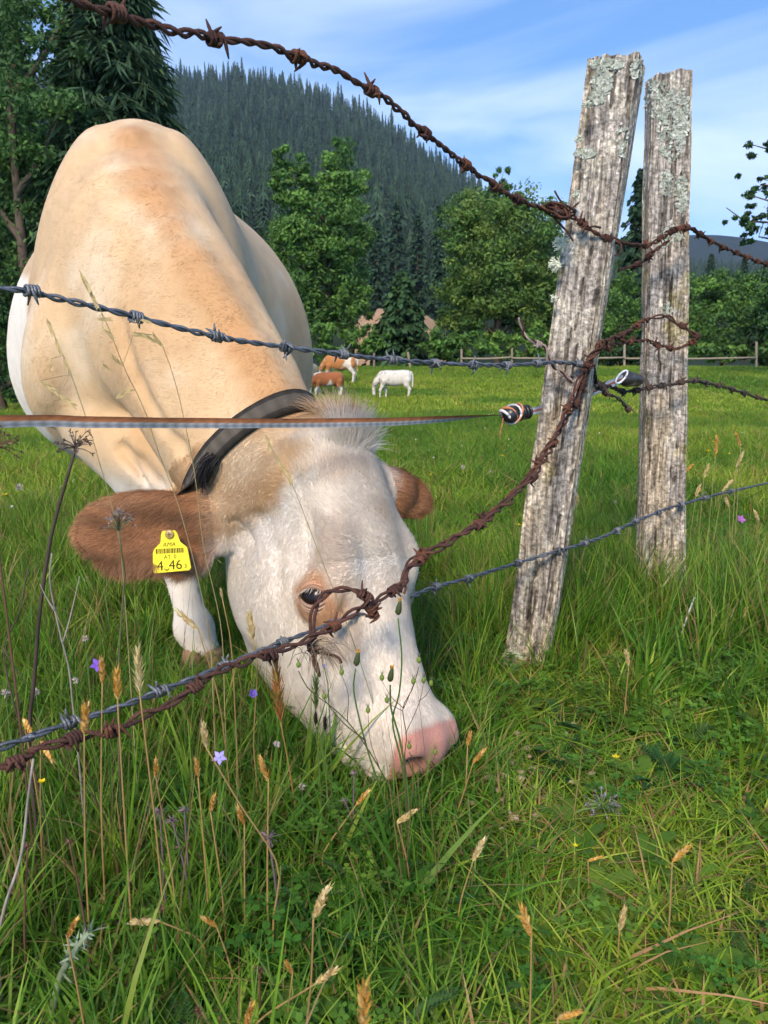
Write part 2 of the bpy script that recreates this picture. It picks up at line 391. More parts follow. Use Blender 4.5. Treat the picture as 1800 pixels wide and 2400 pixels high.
    F.loft(POLL, HM, [tuple(v * k_ for v in a) for a in HS_], .04, 2.3, egg=.16)
    F.ell(HP(-.005 * k_, 0, -.055 * k_), (.045, .07, .055), HM, .05)                     # poll
    for s_ in (-1, 1):
        F.ell(HP(.255 * k_, .098 * s_ * k_, -.045 * k_), (.050, .013, .032), HM, .05)           # brow
        F.ell(HP(.365 * k_, .082 * s_ * k_, -.095 * k_), (.06, .022, .028), HM, .04)            # cheek bone below the eye
        F.ell(HP(.23 * k_, .078 * s_ * k_, -.255 * k_), (.135, .045, .105), HM, .04)             # jaw muscle
        F.ell(HP(.316 * k_, .108 * s_ * k_, -.096 * k_), (.038, .016, .044), HM, .025)             # lids
        F.ell(HP(.603 * k_, .052 * s_ * k_, -.030 * k_), (.045, .030, .038), HM, .025)             # nostril wing
        F.ell(HP(.642 * k_, .050 * s_ * k_, -.018 * k_), (.024, .017, .016), frame(HS * .5 * s_ - L * .5 - HN * .3, L), .008, True)
        F.cap(HP(.48 * k_, .078 * s_ * k_, -.170 * k_), HP(.63 * k_, .068 * s_ * k_, -.135 * k_), .004, .006, .012, True)   # mouth corner
        F.ell(HP(.19 * k_, .128 * s_ * k_, -.11 * k_), (.05, .02, .05), HM, .03, True)            # temple hollow
    F.ell(HP(.610 * k_, 0, -.035 * k_), (.044, .03, .047), HM, .03)
    # ears
    e0, e1 = HP(.055 * k_, .085 * k_, -.10 * k_), D(176, 1125, 1.36)
    F.chain([e0, D(505, 1125, 1.475), D(440, 1125, 1.45)], [.05, .043, .038], .035)
    ea = unit(D(190, 1150, 1.37) - D(500, 1120, 1.47)); EM = frame(ea, [.15, -.9, .42])
    F.ell(D(352, 1146, 1.415), (.112, .074, .014), EM, .03)
    F.ell(D(278, 1146, 1.39), (.088, .066, .012), EM, .03)
    F.ell(D(400, 1150, 1.43), (.08, .058, .018), EM, .03)
    F.ell(D(300, 1160, 1.365), (.08, .034, .018), EM, .025, True)
    f0, f1 = HP(.055 * k_, -.085 * k_, -.10 * k_), D(905, 1080, 1.55)
    F.cap(f0, D(850, 1060, 1.53), .045, .035, .03)
    fa = unit(D(918, 1085, 1.56) - D(800, 1040, 1.51)); FM = frame(fa, [.35, -.8, .5])
    F.ell(D(868, 1066, 1.54), (.066, .048, .014), FM, .025)
    F.f[:, :, F.z < 0.004] = np.maximum(F.f[:, :, F.z < 0.004], .004)
    return F, pr, pl, (e0, EM, ea), (f0, FM, fa)
CF, LEGR, LEGL, EARR, EARL = build_cow_field()
from mathutils.bvhtree import BVHTree
def skin_hit(bv, x, y):
    q = D(x, y, 1.2) - np.array([0, 0, CAM_H]); h = bv.ray_cast(Vector((0, 0, CAM_H)), Vector(unit(q)))
    if h[0] is None: return None
    nr = np.array(h[1]); return np.array(h[0]), (nr if nr @ q < 0 else -nr)
CV, CQ = surface_nets(CF); bv0 = BVHTree.FromPolygons([tuple(v) for v in CV], [tuple(int(i) for i in q) for q in CQ])
# second pass on the found surface: the crest of the neck and the folds of shoulder, brisket and throat
hits = [skin_hit(bv0, x, y) for x, y in ((345, 420), (380, 490), (420, 560), (455, 615), (500, 680), (545, 755), (590, 830))]; hits = [h for h in hits if h]
CF.chain([h[0] - h[1] * .020 for h in hits], list(np.interp(np.arange(len(hits)), [0, 2], [.016, .030])), .035)
for ptsf, rf, dp in (([(255, 690), (268, 750), (295, 825), (340, 905)], .014, .004), ([(262, 965), (300, 1000), (345, 1045)], .010, .001), ([(350, 925), (385, 960), (415, 1010)], .010, .003), ([(498, 1135), (512, 1160), (520, 1182)], .005, .001), ([(512, 1130), (528, 1152), (540, 1170)], .005, .001), ([(560, 1120), (590, 1190), (598, 1260)], .012, .008)):
    hf = [skin_hit(bv0, x, y) for x, y in ptsf]; hf = [h for h in hf if h]
    for h1, h2 in zip(hf[:-1], hf[1:]):
        if np.linalg.norm(h1[0] - h2[0]) < .25: CF.cap(h1[0] + h1[1] * dp, h2[0] + h2[1] * dp, rf, rf, .022, True)
CV, CQ = surface_nets(CF); CV = relax(CV, CQ, 6, .55); CN = vnormals(CV, CQ)
if ((CN * (CV - CV.mean(0))).sum(1) > 0).mean() < .5: CQ = CQ[:, ::-1]; CN = -CN
def project(P):
    """display-view coordinates of world points (only used to lay the coat's markings out by what they lie on)"""
    d_ = P - np.array([0, 0, CAM_H]); zc = d_[:, 1] * cP - d_[:, 2] * sP; yc = d_[:, 1] * sP + d_[:, 2] * cP
    return np.stack([(900 + FPX * d_[:, 0] / zc) / DS, (1200 - FPX * yc / zc) / DS], 1)
def cow_masks(P):
    h = (P - POLL) @ HM.T / K
    a, s_, n = h[:, 0], h[:, 1], h[:, 2]
    er = (P - D(345, 1146, 1.415)) @ EARR[1].T; ear = smooth01(-.16, -.06, er[:, 0]) * 0
    earR = ((np.abs(er[:, 2]) < .075) & (er[:, 0] > -.115) & (np.abs(er[:, 1]) < .1)).astype(float) * smooth01(-.115, -.075, er[:, 0])
    el = (P - D(868, 1066, 1.54)) @ EARL[1].T
    earL = ((np.abs(el[:, 2]) < .05) & (np.abs(el[:, 1]) < .075)).astype(float) * smooth01(-.06, -.03, el[:, 0])
    earR *= (s_ > .13); earL *= (s_ < -.10)
    inhead = smooth01(-.235, -.20, n) * 0 + ((a > -.06) & (n > -.46) & (np.abs(s_) < .2)).astype(float)
    return a, s_, n, np.clip(earR, 0, 1), np.clip(earL, 0, 1), inhead, er
BV = BVHTree.FromPolygons([tuple(v) for v in CV], [tuple(int(i) for i in q) for q in CQ])
def skin_at(x, y):
    q = D(x, y, 1.2) - np.array([0, 0, CAM_H]); h = BV.ray_cast(Vector((0, 0, CAM_H)), Vector(unit(q))); return np.array(h[0]) if h[0] is not None else None
STRIPE = [(q, w) for q, w in ((skin_at(x, y), w) for x, y, w in ((285, 285, .05), (295, 310, .055), (305, 340, .06), (318, 375, .06), (332, 410, .06), (350, 450, .055), (370, 490, .05), (392, 530, .045), (415, 565, .05), (440, 600, .05), (462, 635, .045), (485, 670, .045), (508, 710, .045), (530, 745, .045), (555, 785, .045), (580, 825, .045), (600, 860, .045))) if q is not None]
def cow_color(P):
    a, s_, n, eR, eL, ih, er = cow_masks(P)
    no = vnoise(P, 7, 3, 3)[:, None]; no2 = vnoise(P, 30, 5, 2)[:, None]
    cream = np.array([.60, .40, .215]); pale = np.array([.66, .50, .325]); tan = np.array([.46, .21, .07]); white = np.array([.80, .71, .60])
    c = cream + (pale - cream) * smooth01(.45, .75, no)
    # warm stripe along the spine and the crest of the neck
    line = spline([WITH + BD * 1.2 + [0, 0, .0], WITH + BD * .4 + [0, 0, -.03], WITH, D(345, 400, 1.93), D(400, 515, 1.84), D(460, 630, 1.755), D(535, 760, 1.66), D(610, 880, 1.57)], 60)
    dl = np.full(len(P), 9.0)
    for q, w in STRIPE: dl = np.minimum(dl, np.linalg.norm(P - q, axis=1) / w)
    stripe = (1 - smooth01(.35, 1.5, dl + .9 * (no[:, 0] - .5)))[:, None]
    c = c + (tan - c) * stripe * .72
    # deeper tan on shoulder, lower neck and chest
    sh = smooth01(.48, .62, vnoise(P, 4.5, 9, 2))[:, None] * (1 - smooth01(.9, 1.2, P[:, 2]))[:, None]; c = c + (np.array([.50, .29, .13]) - c) * sh * .5
    # white on the flank and belly of the right side, with a tan-edged border
    t = (P - WITH) @ BD; lat = (P - WITH) @ BS
    fl = smooth01(.02, .05, t) * smooth01(-.325, -.345, lat + .05 * (no[:, 0] - .5)) * (1 - smooth01(.96, 1.0, P[:, 2] + .1 * (no[:, 0] - .5))) * (1 - smooth01(.5, .6, t)); c = c + (white - c) * fl[:, None]
    dk = smooth01(.0, .03, t) * (1 - smooth01(.5, .6, t)) * smooth01(-.295, -.31, lat) * smooth01(-.345, -.33, lat) * (1 - smooth01(.74, .80, P[:, 2])) * smooth01(.52, .56, P[:, 2]); c = c + (np.array([.50, .24, .08]) - c) * dk[:, None] * .8
    leg = (1 - smooth01(.42, .52, P[:, 2] + .1 * (no[:, 0] - .5))) * (1 - ih); c = c + (white * .96 - c) * leg[:, None]
    # white face, tan behind the eyes and round the ear base
    face = ih * smooth01(-.03, .02, a) * (1 - smooth01(.085, .12, s_ - .35 * np.clip(a - .04, 0, .2) + .03 * (no2[:, 0] - .5)) * (1 - smooth01(.12, .17, a)))
    face = np.where((ih > 0) & (a > .20), 1, face); c = c + (white - c) * face[:, None]
    c = c + (np.array([.58, .43, .31]) - c) * (face * smooth01(.5, .68, vnoise(P, 11, 21, 2)) * .55)[:, None]
    eyes = 0
    for q in (1, -1):
        de = np.sqrt(((a - .318) / .058) ** 2 + ((n + .098) / .058) ** 2); eyes = np.maximum(eyes, (1 - smooth01(.72, 1.12, de + .5 * (no2[:, 0] - .5))) * (s_ * q > .05))
    c = c + (np.array([.54, .29, .14]) - c) * eyes[:, None] * .85
    ring = (1 - smooth01(.5, .72, np.sqrt(((a - .314) / .036) ** 2 + ((n + .094) / .050) ** 2))) * (np.abs(s_) > .08); c = c + (np.array([.34, .15, .10]) - c) * ring[:, None] * .85
    # pink nose
    pink = ih * smooth01(.575, .59, a - 1.05 * np.clip(-n - .012, 0, .2) - .25 * np.clip(np.abs(s_) - .055, 0, 1) + .01 * (no2[:, 0] - .5)) * smooth01(-.165, -.15, n)
    c = c + (np.array([.52, .235, .17]) - c) * pink[:, None]
    nost = np.zeros(len(P))
    for q in (1, -1): nost = np.maximum(nost, 1 - smooth01(.013, .021, np.linalg.norm(P - HP(.645 * K, .051 * q * K, -.016 * K), axis=1)))
    c = c + (np.array([.10, .035, .03]) - c) * nost[:, None]
    # brown ears
    brown = np.array([.37, .17, .072]); tip = np.array([.60, .32, .16])
    strk = vnoise(np.stack([er[:, 0] * 9, er[:, 1] * 70 + er[:, 0] * 25, er[:, 0] * 0], 1), 1, 77, 2)[:, None]; cb = brown * (.25 + 1.5 * strk); cb = cb + (tip - cb) * smooth01(.10, .17, er[:, 0])[:, None] * .9; cb = cb + (tip - cb) * smooth01(.035, .075, np.abs(er[:, 1]))[:, None] * .85
    lowb = (smooth01(-.03, -.075, er[:, 0]) * smooth01(1, -1, (P[:, 2] - D(400, 1195, 1.43)[2]) / .02))[:, None]; cb = cb + (np.array([.56, .46, .34]) - cb) * lowb
    c = c + (cb - c) * eR[:, None]; c = c + (np.array([.42, .2, .09]) - c) * eL[:, None]
    hoof = 1 - smooth01(.045, .06, P[:, 2]); hoof *= (1 - ih); c = c + (np.array([.16, .09, .05]) - c) * hoof[:, None]
    c = c * (.95 + .1 * no2)
    return np.clip(c, 0, 1), np.clip(pink + nost, 0, 1)
CC, CPINK = cow_color(CV)
cow_o = WITH * [1, 1, 0]
cow = empty('cow', 'large cream cow with white face grazing with lowered head just behind the barbed wire', 'cow', tuple(cow_o))
me = mesh_np('body', CV - cow_o, CQ, True); vcol(me, CC); obj('body', me, MATS['hide'], cow)
def local_build(mb, name, mat, parent, smooth=False, off=None):
    mb.V = [v - (cow_o if off is None else off) for v in mb.V]; return obj(name, mb.mesh(name, smooth), mat, parent)
# eyes
m_, t_, b_, o_ = new_mat('eyeball'); b_.inputs['Base Color'].default_value = (.012, .007, .006, 1); b_.inputs['Roughness'].default_value = .22; b_.inputs['Specular IOR Level'].default_value = .25
for sg in (1, -1):
    EC = HP(.314 * K, sg * .1075 * K, -.096 * K); eo = unit(HS * sg * .93 + HN * .38); e1 = unit(HN * .95 + L * .30); e1 = unit(e1 - eo * (e1 @ eo)); e2 = np.cross(e1, eo); e2 = e2 if e2 @ L > 0 else -e2
    mb = MB(); mb.ellipsoid(EC, (.033, .033, .033), None, 20, 14); eye = local_build(mb, 'eye', MATS['eyeball'], cow, True)
    def on_ball(x, y, r): return EC + eo * np.sqrt(np.maximum(r * r - x * x - y * y, 1e-6))[..., None] + e1 * x[..., None] + e2 * y[..., None]
    xs_ = np.linspace(-.0305, .0305, 13); up = -.0150 * (1 - (xs_ / .031) ** 2) - .001; dn = .0180 * (1 - (xs_ / .031) ** 2) + .001
    for nm, cv, rr, cc in (('upper_eyelid', up, .0048, (.46, .24, .13)), ('lower_eyelid', dn, .0040, (.50, .30, .20))):
        mb = MB()
        for q, sc in ((0, 1.0), (1, .9), (2, .8)):
            mb.tube(on_ball(xs_ * (1 + .12 * q), cv * (1 + .26 * q), .0342 + .0005 * q) - eo * .002 * q, rr * sc * (1 - .45 * (np.abs(xs_) / .029) ** 2), 7, np.array(cc) * (1 - .4 * (q == 0)))
        local_build(mb, nm, MATS['skin'], eye, True)
    mb = MB()
    for q in range(34):
        x = np.array(random.uniform(-.027, .022)); y = -.0150 * (1 - (x / .031) ** 2) + .001
        p0 = on_ball(x, y, .037); dd = unit(eo * .8 + e2 * random.uniform(.6, 1.3) + e1 * (float(x) * 14 + random.uniform(-.25, .25)))
        mb.leaf(p0, dd, np.cross(dd, e1), random.uniform(.012, .021), .0011, np.array([.72, .60, .48]) * random.uniform(.8, 1.1), .25, 3)
    o = local_build(mb, 'eyelashes', MATS['fur'], eye); o['kind'] = 'stuff'
# hooves: two claws on each foot
for nm, base in (('front', LEGR[-1]), ('other', LEGL[-1])):
    b0 = base * [1, 1, 0]
    for sg in (-1, 1):
        mb = MB(); c0 = b0 + BS * sg * .026 - BD * .022
        ring = []
        for z, rx, ry, sh in ((.0, .029, .054, -.020), (.018, .028, .050, -.015), (.040, .0255, .043, -.007), (.058, .021, .032, 0), (.062, .008, .012, 0)):
            for k in range(12):
                t = k / 12 * 2 * math.pi; ring.append(c0 + BS * rx * math.cos(t) - BD * (ry * math.sin(t) - sh) + np.array([0, 0, z]))
        Q = [[i * 12 + k, i * 12 + (k + 1) % 12, (i + 1) * 12 + (k + 1) % 12, (i + 1) * 12 + k] for i in range(4) for k in range(12)]
        zc_ = np.array(ring)[:, 2:3]; mb.add(ring, Q, None, np.array([.17, .10, .06]) + (np.array([.34, .20, .11]) - [.17, .10, .06]) * smooth01(.035, .058, zc_))
        local_build(mb, 'hoof', MATS['skin'], cow, True)
# coat of hair
def grow_fur(n_body, n_head):
    tri = np.concatenate([CQ[:, [0, 1, 2]], CQ[:, [0, 2, 3]]]); A, B, C = CV[tri[:, 0]], CV[tri[:, 1]], CV[tri[:, 2]]
    cen = (A + B + C) / 3; nn = np.cross(B - A, C - A); area = np.linalg.norm(nn, axis=1) / 2; nn /= 2 * area[:, None] + 1e-12
    if (nn * CN[tri[:, 0]]).sum(1).mean() < 0: nn = -nn
    view = np.array([0, 0, CAM_H]) - cen; dist = np.linalg.norm(view, axis=1); facing = (nn * view).sum(1) / dist
    a, s_, n, eR, eL, ih, er = cow_masks(cen); isear = np.maximum(eR, eL) > .4
    keep = (facing > -.4) & (cen[:, 2] > .065) & (dist < 3.2) & (CPINK[tri[:, 0]] < .4)
    de = np.linalg.norm(cen - HP(.314 * K, .1075 * K, -.096 * K), axis=1); keep &= de > .033
    de = np.linalg.norm(cen - HP(.314 * K, -.1075 * K, -.096 * K), axis=1); keep &= de > .028
    head = (ih > 0) | isear
    dl = np.full(len(cen), 9.0)
    for q in spline([WITH, D(345, 400, 1.93), D(400, 515, 1.84), D(460, 630, 1.755), D(535, 760, 1.66), D(610, 880, 1.57)], 30): dl = np.minimum(dl, np.linalg.norm(cen - q, axis=1))
    nearc = RNG.random(len(cen)) > smooth01(.16, .36, np.linalg.norm(cen - D(600, 1000, 1.5), axis=1))
    nearc &= (cen - D(528, 968, 1.585)) @ unit(D(440, 855, 1.68) - D(600, 1060, 1.52)) < 0
    out = []
    for sel, cnt in ((keep & ~head, n_body), (keep & head, n_head)):
        w = area * sel * (1 + 1.4 * isear) / np.maximum(dist, 1) ** 1.5; w = w / w.sum(); out.append(RNG.choice(len(tri), cnt, p=w))
    # the tuft on the poll
    w = area * keep * (np.abs(a + .0) < .05) * (np.abs(s_) < .055) * (n > -.10); out.append(RNG.choice(len(tri), 2600, p=w / w.sum())); tuft0 = n_body + n_head
    f = np.concatenate(out); m = len(f)
    r1, r2 = RNG.random((2, m)); fl = r1 + r2 > 1; r1[fl] = 1 - r1[fl]; r2[fl] = 1 - r2[fl]
    P = A[f] + (B[f] - A[f]) * r1[:, None] + (C[f] - A[f]) * r2[:, None]; nrm = nn[f]
    a, s_, n, eR, eL, ih, er = cow_masks(P); head = ih > 0; earr = eR > .4; earl = eL > .4
    fl = np.tile(BD * .45 + np.array([-.0, 0, -.8]), (m, 1))
    nk = (cen[f][:, 1] < 1.92) & ~head; fl[nk] = np.array([-.35, .45, -.35])
    da = (a - .275); rad = da[:, None] * 7 * L + (s_ * 4.5)[:, None] * HS; rn = np.linalg.norm(rad, axis=1)[:, None]; rad = rad / np.maximum(rn, .25)
    fl[head] = rad[head] + (vnoise(P, 14, 31)[:, None] - .5)[head] * HS * 1.4
    sw = smooth01(-.05, -.17, n)[:, None] * (1 - smooth01(.25, .36, a))[:, None]; fl[head] = (fl * (1 - sw) + (L * .55 - HN * .6) * sw)[head]
    bw = smooth01(.28, .38, a)[:, None]; fl[head] = (fl * (1 - bw) + (L * 1.0 + s_[:, None] * 2 * HS) * bw)[head]
    fl[earr] = EARR[2] * 1.0 + EARR[1][1] * .0 + np.array([0, 0, -.35]); fl[earl] = EARL[2]
    loe = earr & (P[:, 2] < D(345, 1185, 1.41)[2]); fl[loe] = EARR[2] * .5 + np.array([0, 0, -1.0])
    Ln = np.full(m, .012); Ln[nk] = .013; Ln[head] = .012
    fh = head & (a < .27) & (n > -.07); Ln[fh] = .020
    Ln[earr] = .030; Ln[earl] = .026; Ln[loe] = .034
    nb = earr & (er[:, 0] < -.03) & loe; Ln[nb] = .05; te = earr & (er[:, 0] > .10); Ln[te] = .024
    lift = np.full(m, .07); lift[head] = .16; lift[earr | earl] = .28; lift[fh] = .30
    tf = np.arange(m) >= tuft0; Ln[tf] = RNG.uniform(.03, .085, tf.sum()); lift[tf] = .55
    fl[tf] = -L * 1.1 + (s_[tf] * 14)[:, None] * HS + RNG.normal(0, .30, (tf.sum(), 3)) + HN * RNG.uniform(-.4, .7, (tf.sum(), 1))
    fl += RNG.normal(0, .16, (m, 3)) + (np.stack([vnoise(P, 25, 40 + j) for j in range(3)], 1) - .5) * .9
    d_ = fl - nrm * (fl * nrm).sum(1)[:, None]; d_ /= np.linalg.norm(d_, axis=1)[:, None] + 1e-9
    Ln = Ln * RNG.uniform(.6, 1.2, m)
    side_ = np.cross(d_, nrm); wd = np.where(head | earr | earl, .00075, .0010)[:, None]
    b0 = P - nrm * .0004; mid = P + (d_ + nrm * lift[:, None]) * (Ln * .5)[:, None]; tip = P + (d_ + nrm * (lift * .35)[:, None]) * Ln[:, None]
    tip[tf] = P[tf] + (d_[tf] * .9 + nrm[tf] * .5) * Ln[tf][:, None] + np.array([0, 0, -.16]) * Ln[tf][:, None]
    V = np.stack([b0 - side_ * wd / 2, b0 + side_ * wd / 2, mid - side_ * wd * .42, mid + side_ * wd * .42, tip], 1).reshape(-1, 3)
    i0 = np.arange(m)[:, None] * 5; Q = i0 + np.array([[0, 1, 3, 2]]); T = i0 + np.array([[2, 3, 4]])
    c = cow_color(P)[0] * np.where(np.arange(m) < n_body, RNG.uniform(.93, 1.07, m), RNG.uniform(.82, 1.10, m))[:, None] * np.where(earr | earl, RNG.uniform(.6, 1.35, m), 1)[:, None]
    lim = (np.arange(m) < n_body) & ~(nk & False); res = []
    for s2 in (lim, ~lim):
        k_ = int(s2.sum()); i0 = np.arange(k_)[:, None] * 5; vv = V.reshape(m, 5, 3)[s2].reshape(-1, 3); cc2 = np.repeat(c[s2] * (1.03 if s2 is lim else 1), 5, axis=0); res.append((vv, [i0 + np.array([[0, 1, 3, 2]]), i0 + np.array([[2, 3, 4]])], np.clip(cc2, 0, 1)))
    return res
for (fV, fF, fC), nm, mt, lb in zip(grow_fur(80000, 135000), ('coat', 'fur'), ('coat', 'fur'), ('short smooth cream hair of the body', 'pale hair of head and ears, longer on ears and poll')):
    me = mesh_np(nm, fV - cow_o, fF, False); vcol(me, fC) if len(me.vertices) == len(fV) else print('FUR MISMATCH')
    tag(obj(nm, me, MATS[mt], cow), lb, None, None, 'stuff')
# ---------------------------------------------------------------- collar
cc_ = D(556, 1002, 1.565); ct = unit(D(450, 850, 1.68) - D(600, 1060, 1.52)); cu = unit(np.cross(ct, [0, 1, .2])); cw = np.cross(ct, cu)
def strap_ring(off, lift, n=72):
    out = []
    for k in range(n):
        t = k / n * 2 * math.pi; d_ = cu * math.cos(t) + cw * math.sin(t); hit = BV.ray_cast(Vector(cc_ + ct * off), Vector(d_), .6)
        r = (hit[3] if hit[0] is not None else .2); out.append(r)
    r = np.array(out); r = np.minimum(r, .26)
    for _ in range(10): r = .5 * r + .25 * (np.roll(r, 1) + np.roll(r, -1))
    t = np.arange(n) / n * 2 * math.pi
    return cc_ + ct * off + (cu * np.cos(t)[:, None] + cw * np.sin(t)[:, None]) * (r + lift)[:, None]
prof = [(-.023, .004, .03), (-.023, .011, .035), (-.013, .0125, .045), (-.012, .013, .11), (0, .0135, .12), (.012, .013, .11), (.013, .0125, .045), (.023, .011, .035), (.023, .004, .03)]
rings = [strap_ring(a, b) for a, b, c in prof]; n_ = 72
V = np.concatenate(rings); Q = [[i * n_ + k, i * n_ + (k + 1) % n_, (i + 1) * n_ + (k + 1) % n_, (i + 1) * n_ + k] for i in range(len(prof) - 1) for k in range(n_)]
Cc = np.concatenate([np.tile(np.array([.72, .60, .46]) * c, (n_, 1)) * (1 + .18 * ((np.arange(n_) % 2)[:, None] * 2 - 1)) for a, b, c in prof])
col_o = np.asarray(cc_)
collar = empty('collar', 'dark woven strap collar around the neck of the large cream cow', 'collar', tuple(col_o))
mb = MB(); mb.add(V, Q, None, Cc); local_build(mb, 'strap', MATS['matte'], collar, True, col_o)
tb = D(462, 990, 1.40); hit = BV.ray_cast(Vector((0, 0, CAM_H)), Vector(unit(tb - [0, 0, CAM_H]))); tb = np.array(hit[0]) + unit([0, -1, .1]) * .018
mb = MB()
for k in range(120):
    p0 = tb + RNG.normal(0, .006, 3); sp_ = random.uniform(.03, .062); pts = [p0, p0 + np.array([-.010 + random.uniform(-.006, .006), -.008, -.35 * sp_]), p0 + np.array([-.020 + random.uniform(-.012, .008), -.004 + random.uniform(-.01, .01), -1.0 * sp_])]
    mb.tube(spline(pts, 5), np.linspace(.0016, .0004, 5), 3, np.array([.02, .017, .016]) * random.uniform(.6, 1.6))
o = local_build(mb, 'frayed_end', MATS['matte'], collar, False, col_o); o['kind'] = 'stuff'
# ---------------------------------------------------------------- ear tag
def ray_skin(x, y, lift):
    q = D(x, y, 1.2) - np.array([0, 0, CAM_H]); hit = BV.ray_cast(Vector((0, 0, CAM_H)), Vector(unit(q)))
    return np.array(hit[0]) - unit(q) * lift if hit[0] is not None else None
pin = ray_skin(362, 1152, .034)
tm = pin[1]; pc = D(369, 1195, tm - .006)
tx = unit(D(410, 1193, tm - .004) - D(330, 1197, tm - .004)); tz = unit(D(362, 1150, tm) - D(371, 1233, tm - .012)); tn = unit(np.cross(tx, tz)); tz = np.cross(tn, tx)
if tn @ np.array([0, -1, 0]) < 0: tn = -tn
u_ = mpp(tm) * 1.0
TM = Matrix(((tx[0], -tn[0], tz[0]), (tx[1], -tn[1], tz[1]), (tx[2], -tn[2], tz[2]))).to_4x4(); TM.translation = Vector(pc)
tg_ = empty('ear_tag', 'yellow plastic ear tag with barcode and black digits on the brown ear', 'ear tag'); tg_.matrix_world = TM
outline = [(-42, -38), (-38, -43), (38, -40), (43, -35), (38, 4), (36, 12), (22, 24), (16, 44), (12, 50), (-16, 50), (-19, 44), (-22, 24), (-37, 10), (-40, 2)]
bm = bmesh.new(); vs = [bm.verts.new((x * u_ * 1.0, 0, z * u_)) for x, z in outline]; f_ = bm.faces.new(vs)
ex = bmesh.ops.extrude_face_region(bm, geom=[f_]); bmesh.ops.translate(bm, verts=[v for v in ex['geom'] if isinstance(v, bmesh.types.BMVert)], vec=(0, .0022, 0)); bmesh.ops.recalc_face_normals(bm, faces=bm.faces)
bmesh.ops.bevel(bm, geom=list(bm.edges), offset=.0006, segments=2, affect='EDGES')
me = bpy.data.meshes.new('plate'); bm.to_mesh(me); bm.free(); vcol(me, np.tile([.92, .72, .005], (len(me.vertices), 1))); obj('plate', me, MATS['plastic'], tg_)
mb = MB(); mb.tube([[0, .003, 42 * u_], [0, -.003, 42 * u_], [0, -.0045, 42 * u_]], [.0085, .0085, .006], 14, (.42, .28, .08)); o = obj('stud', mb.mesh('stud', True), MATS['plastic'], tg_)
mb = MB(); mb.box((0, -.0050, 42 * u_), (.0045, .0008, .0006), None, (.12, .08, .03)); mb.box((0, -.0050, 42 * u_), (.0006, .0008, .0045), None, (.12, .08, .03)); obj('stud_cross', mb.mesh('stud_cross'), MATS['plastic'], o)
def text_mesh(body, size, x, z, shear=0.0, name='print', col=(.05, .045, .01)):
    cu_ = bpy.data.curves.new('txt', 'FONT'); cu_.body = body; cu_.size = size; cu_.align_x = 'CENTER'; cu_.shear = shear; cu_.resolution_u = 3
    to = bpy.data.objects.new('txt', cu_); COL.objects.link(to); dg_ = bpy.context.evaluated_depsgraph_get(); me = bpy.data.meshes.new_from_object(to.evaluated_get(dg_))
    bpy.data.objects.remove(to); co = np.empty(len(me.vertices) * 3, np.float32); me.vertices.foreach_get('co', co); co = co.reshape(-1, 3)
    nv = np.stack([co[:, 0] + x, np.full(len(co), -.00035), co[:, 1] + z], 1); me.vertices.foreach_set('co', nv.astype(np.float32).ravel()); me.update(); vcol(me, np.tile(col, (len(nv), 1))); return me
for body, size, x, z, sh_ in (('AMA', 13, -3, 15, .35), ('AT', 12, -8, -12, 0), ('0', 12, 9, -12, 0), ('4', 29, -25, -37, 0), ('46', 29, 9, -36, 0), ('3', 13, 31, -34, 0)):
    obj('print', text_mesh(body, size * u_ * 1.05, x * u_, z * u_, sh_ * .6), MATS['matte'], tg_)
mb = MB(); pts = [(-11 + 6 * math.cos(t), -31 - 6 * math.sin(t)) for t in np.linspace(.1, math.pi - .1, 9)]
for (xa, za), (xb, zb) in zip(pts[:-1], pts[1:]):
    mb.add([[xa * u_, -.0004, (za + 1.2) * u_], [xb * u_, -.0004, (zb + 1.2) * u_], [xb * u_, -.0004, (zb - 1.2) * u_], [xa * u_, -.0004, (za - 1.2) * u_]], [[0, 1, 2, 3]], None, (.05, .045, .01))
obj('worn_digit', mb.mesh('worn_digit'), MATS['matte'], tg_)
x = -33
k = 0
mb = MB()
while x < 27:
    w = random.choice((1.0, 1.0, 1.6, 2.4)); mb.add([[x * u_, -.0004, 11 * u_], [(x + w) * u_, -.0004, 11 * u_], [(x + w) * u_, -.0004, 0], [x * u_, -.0004, 0]], [[0, 1, 2, 3]], None, (.05, .045, .01)); x += w + random.choice((.8, 1.0, 1.6))
o = obj('barcode', mb.mesh('barcode'), MATS['matte'], tg_); o['kind'] = 'stuff'
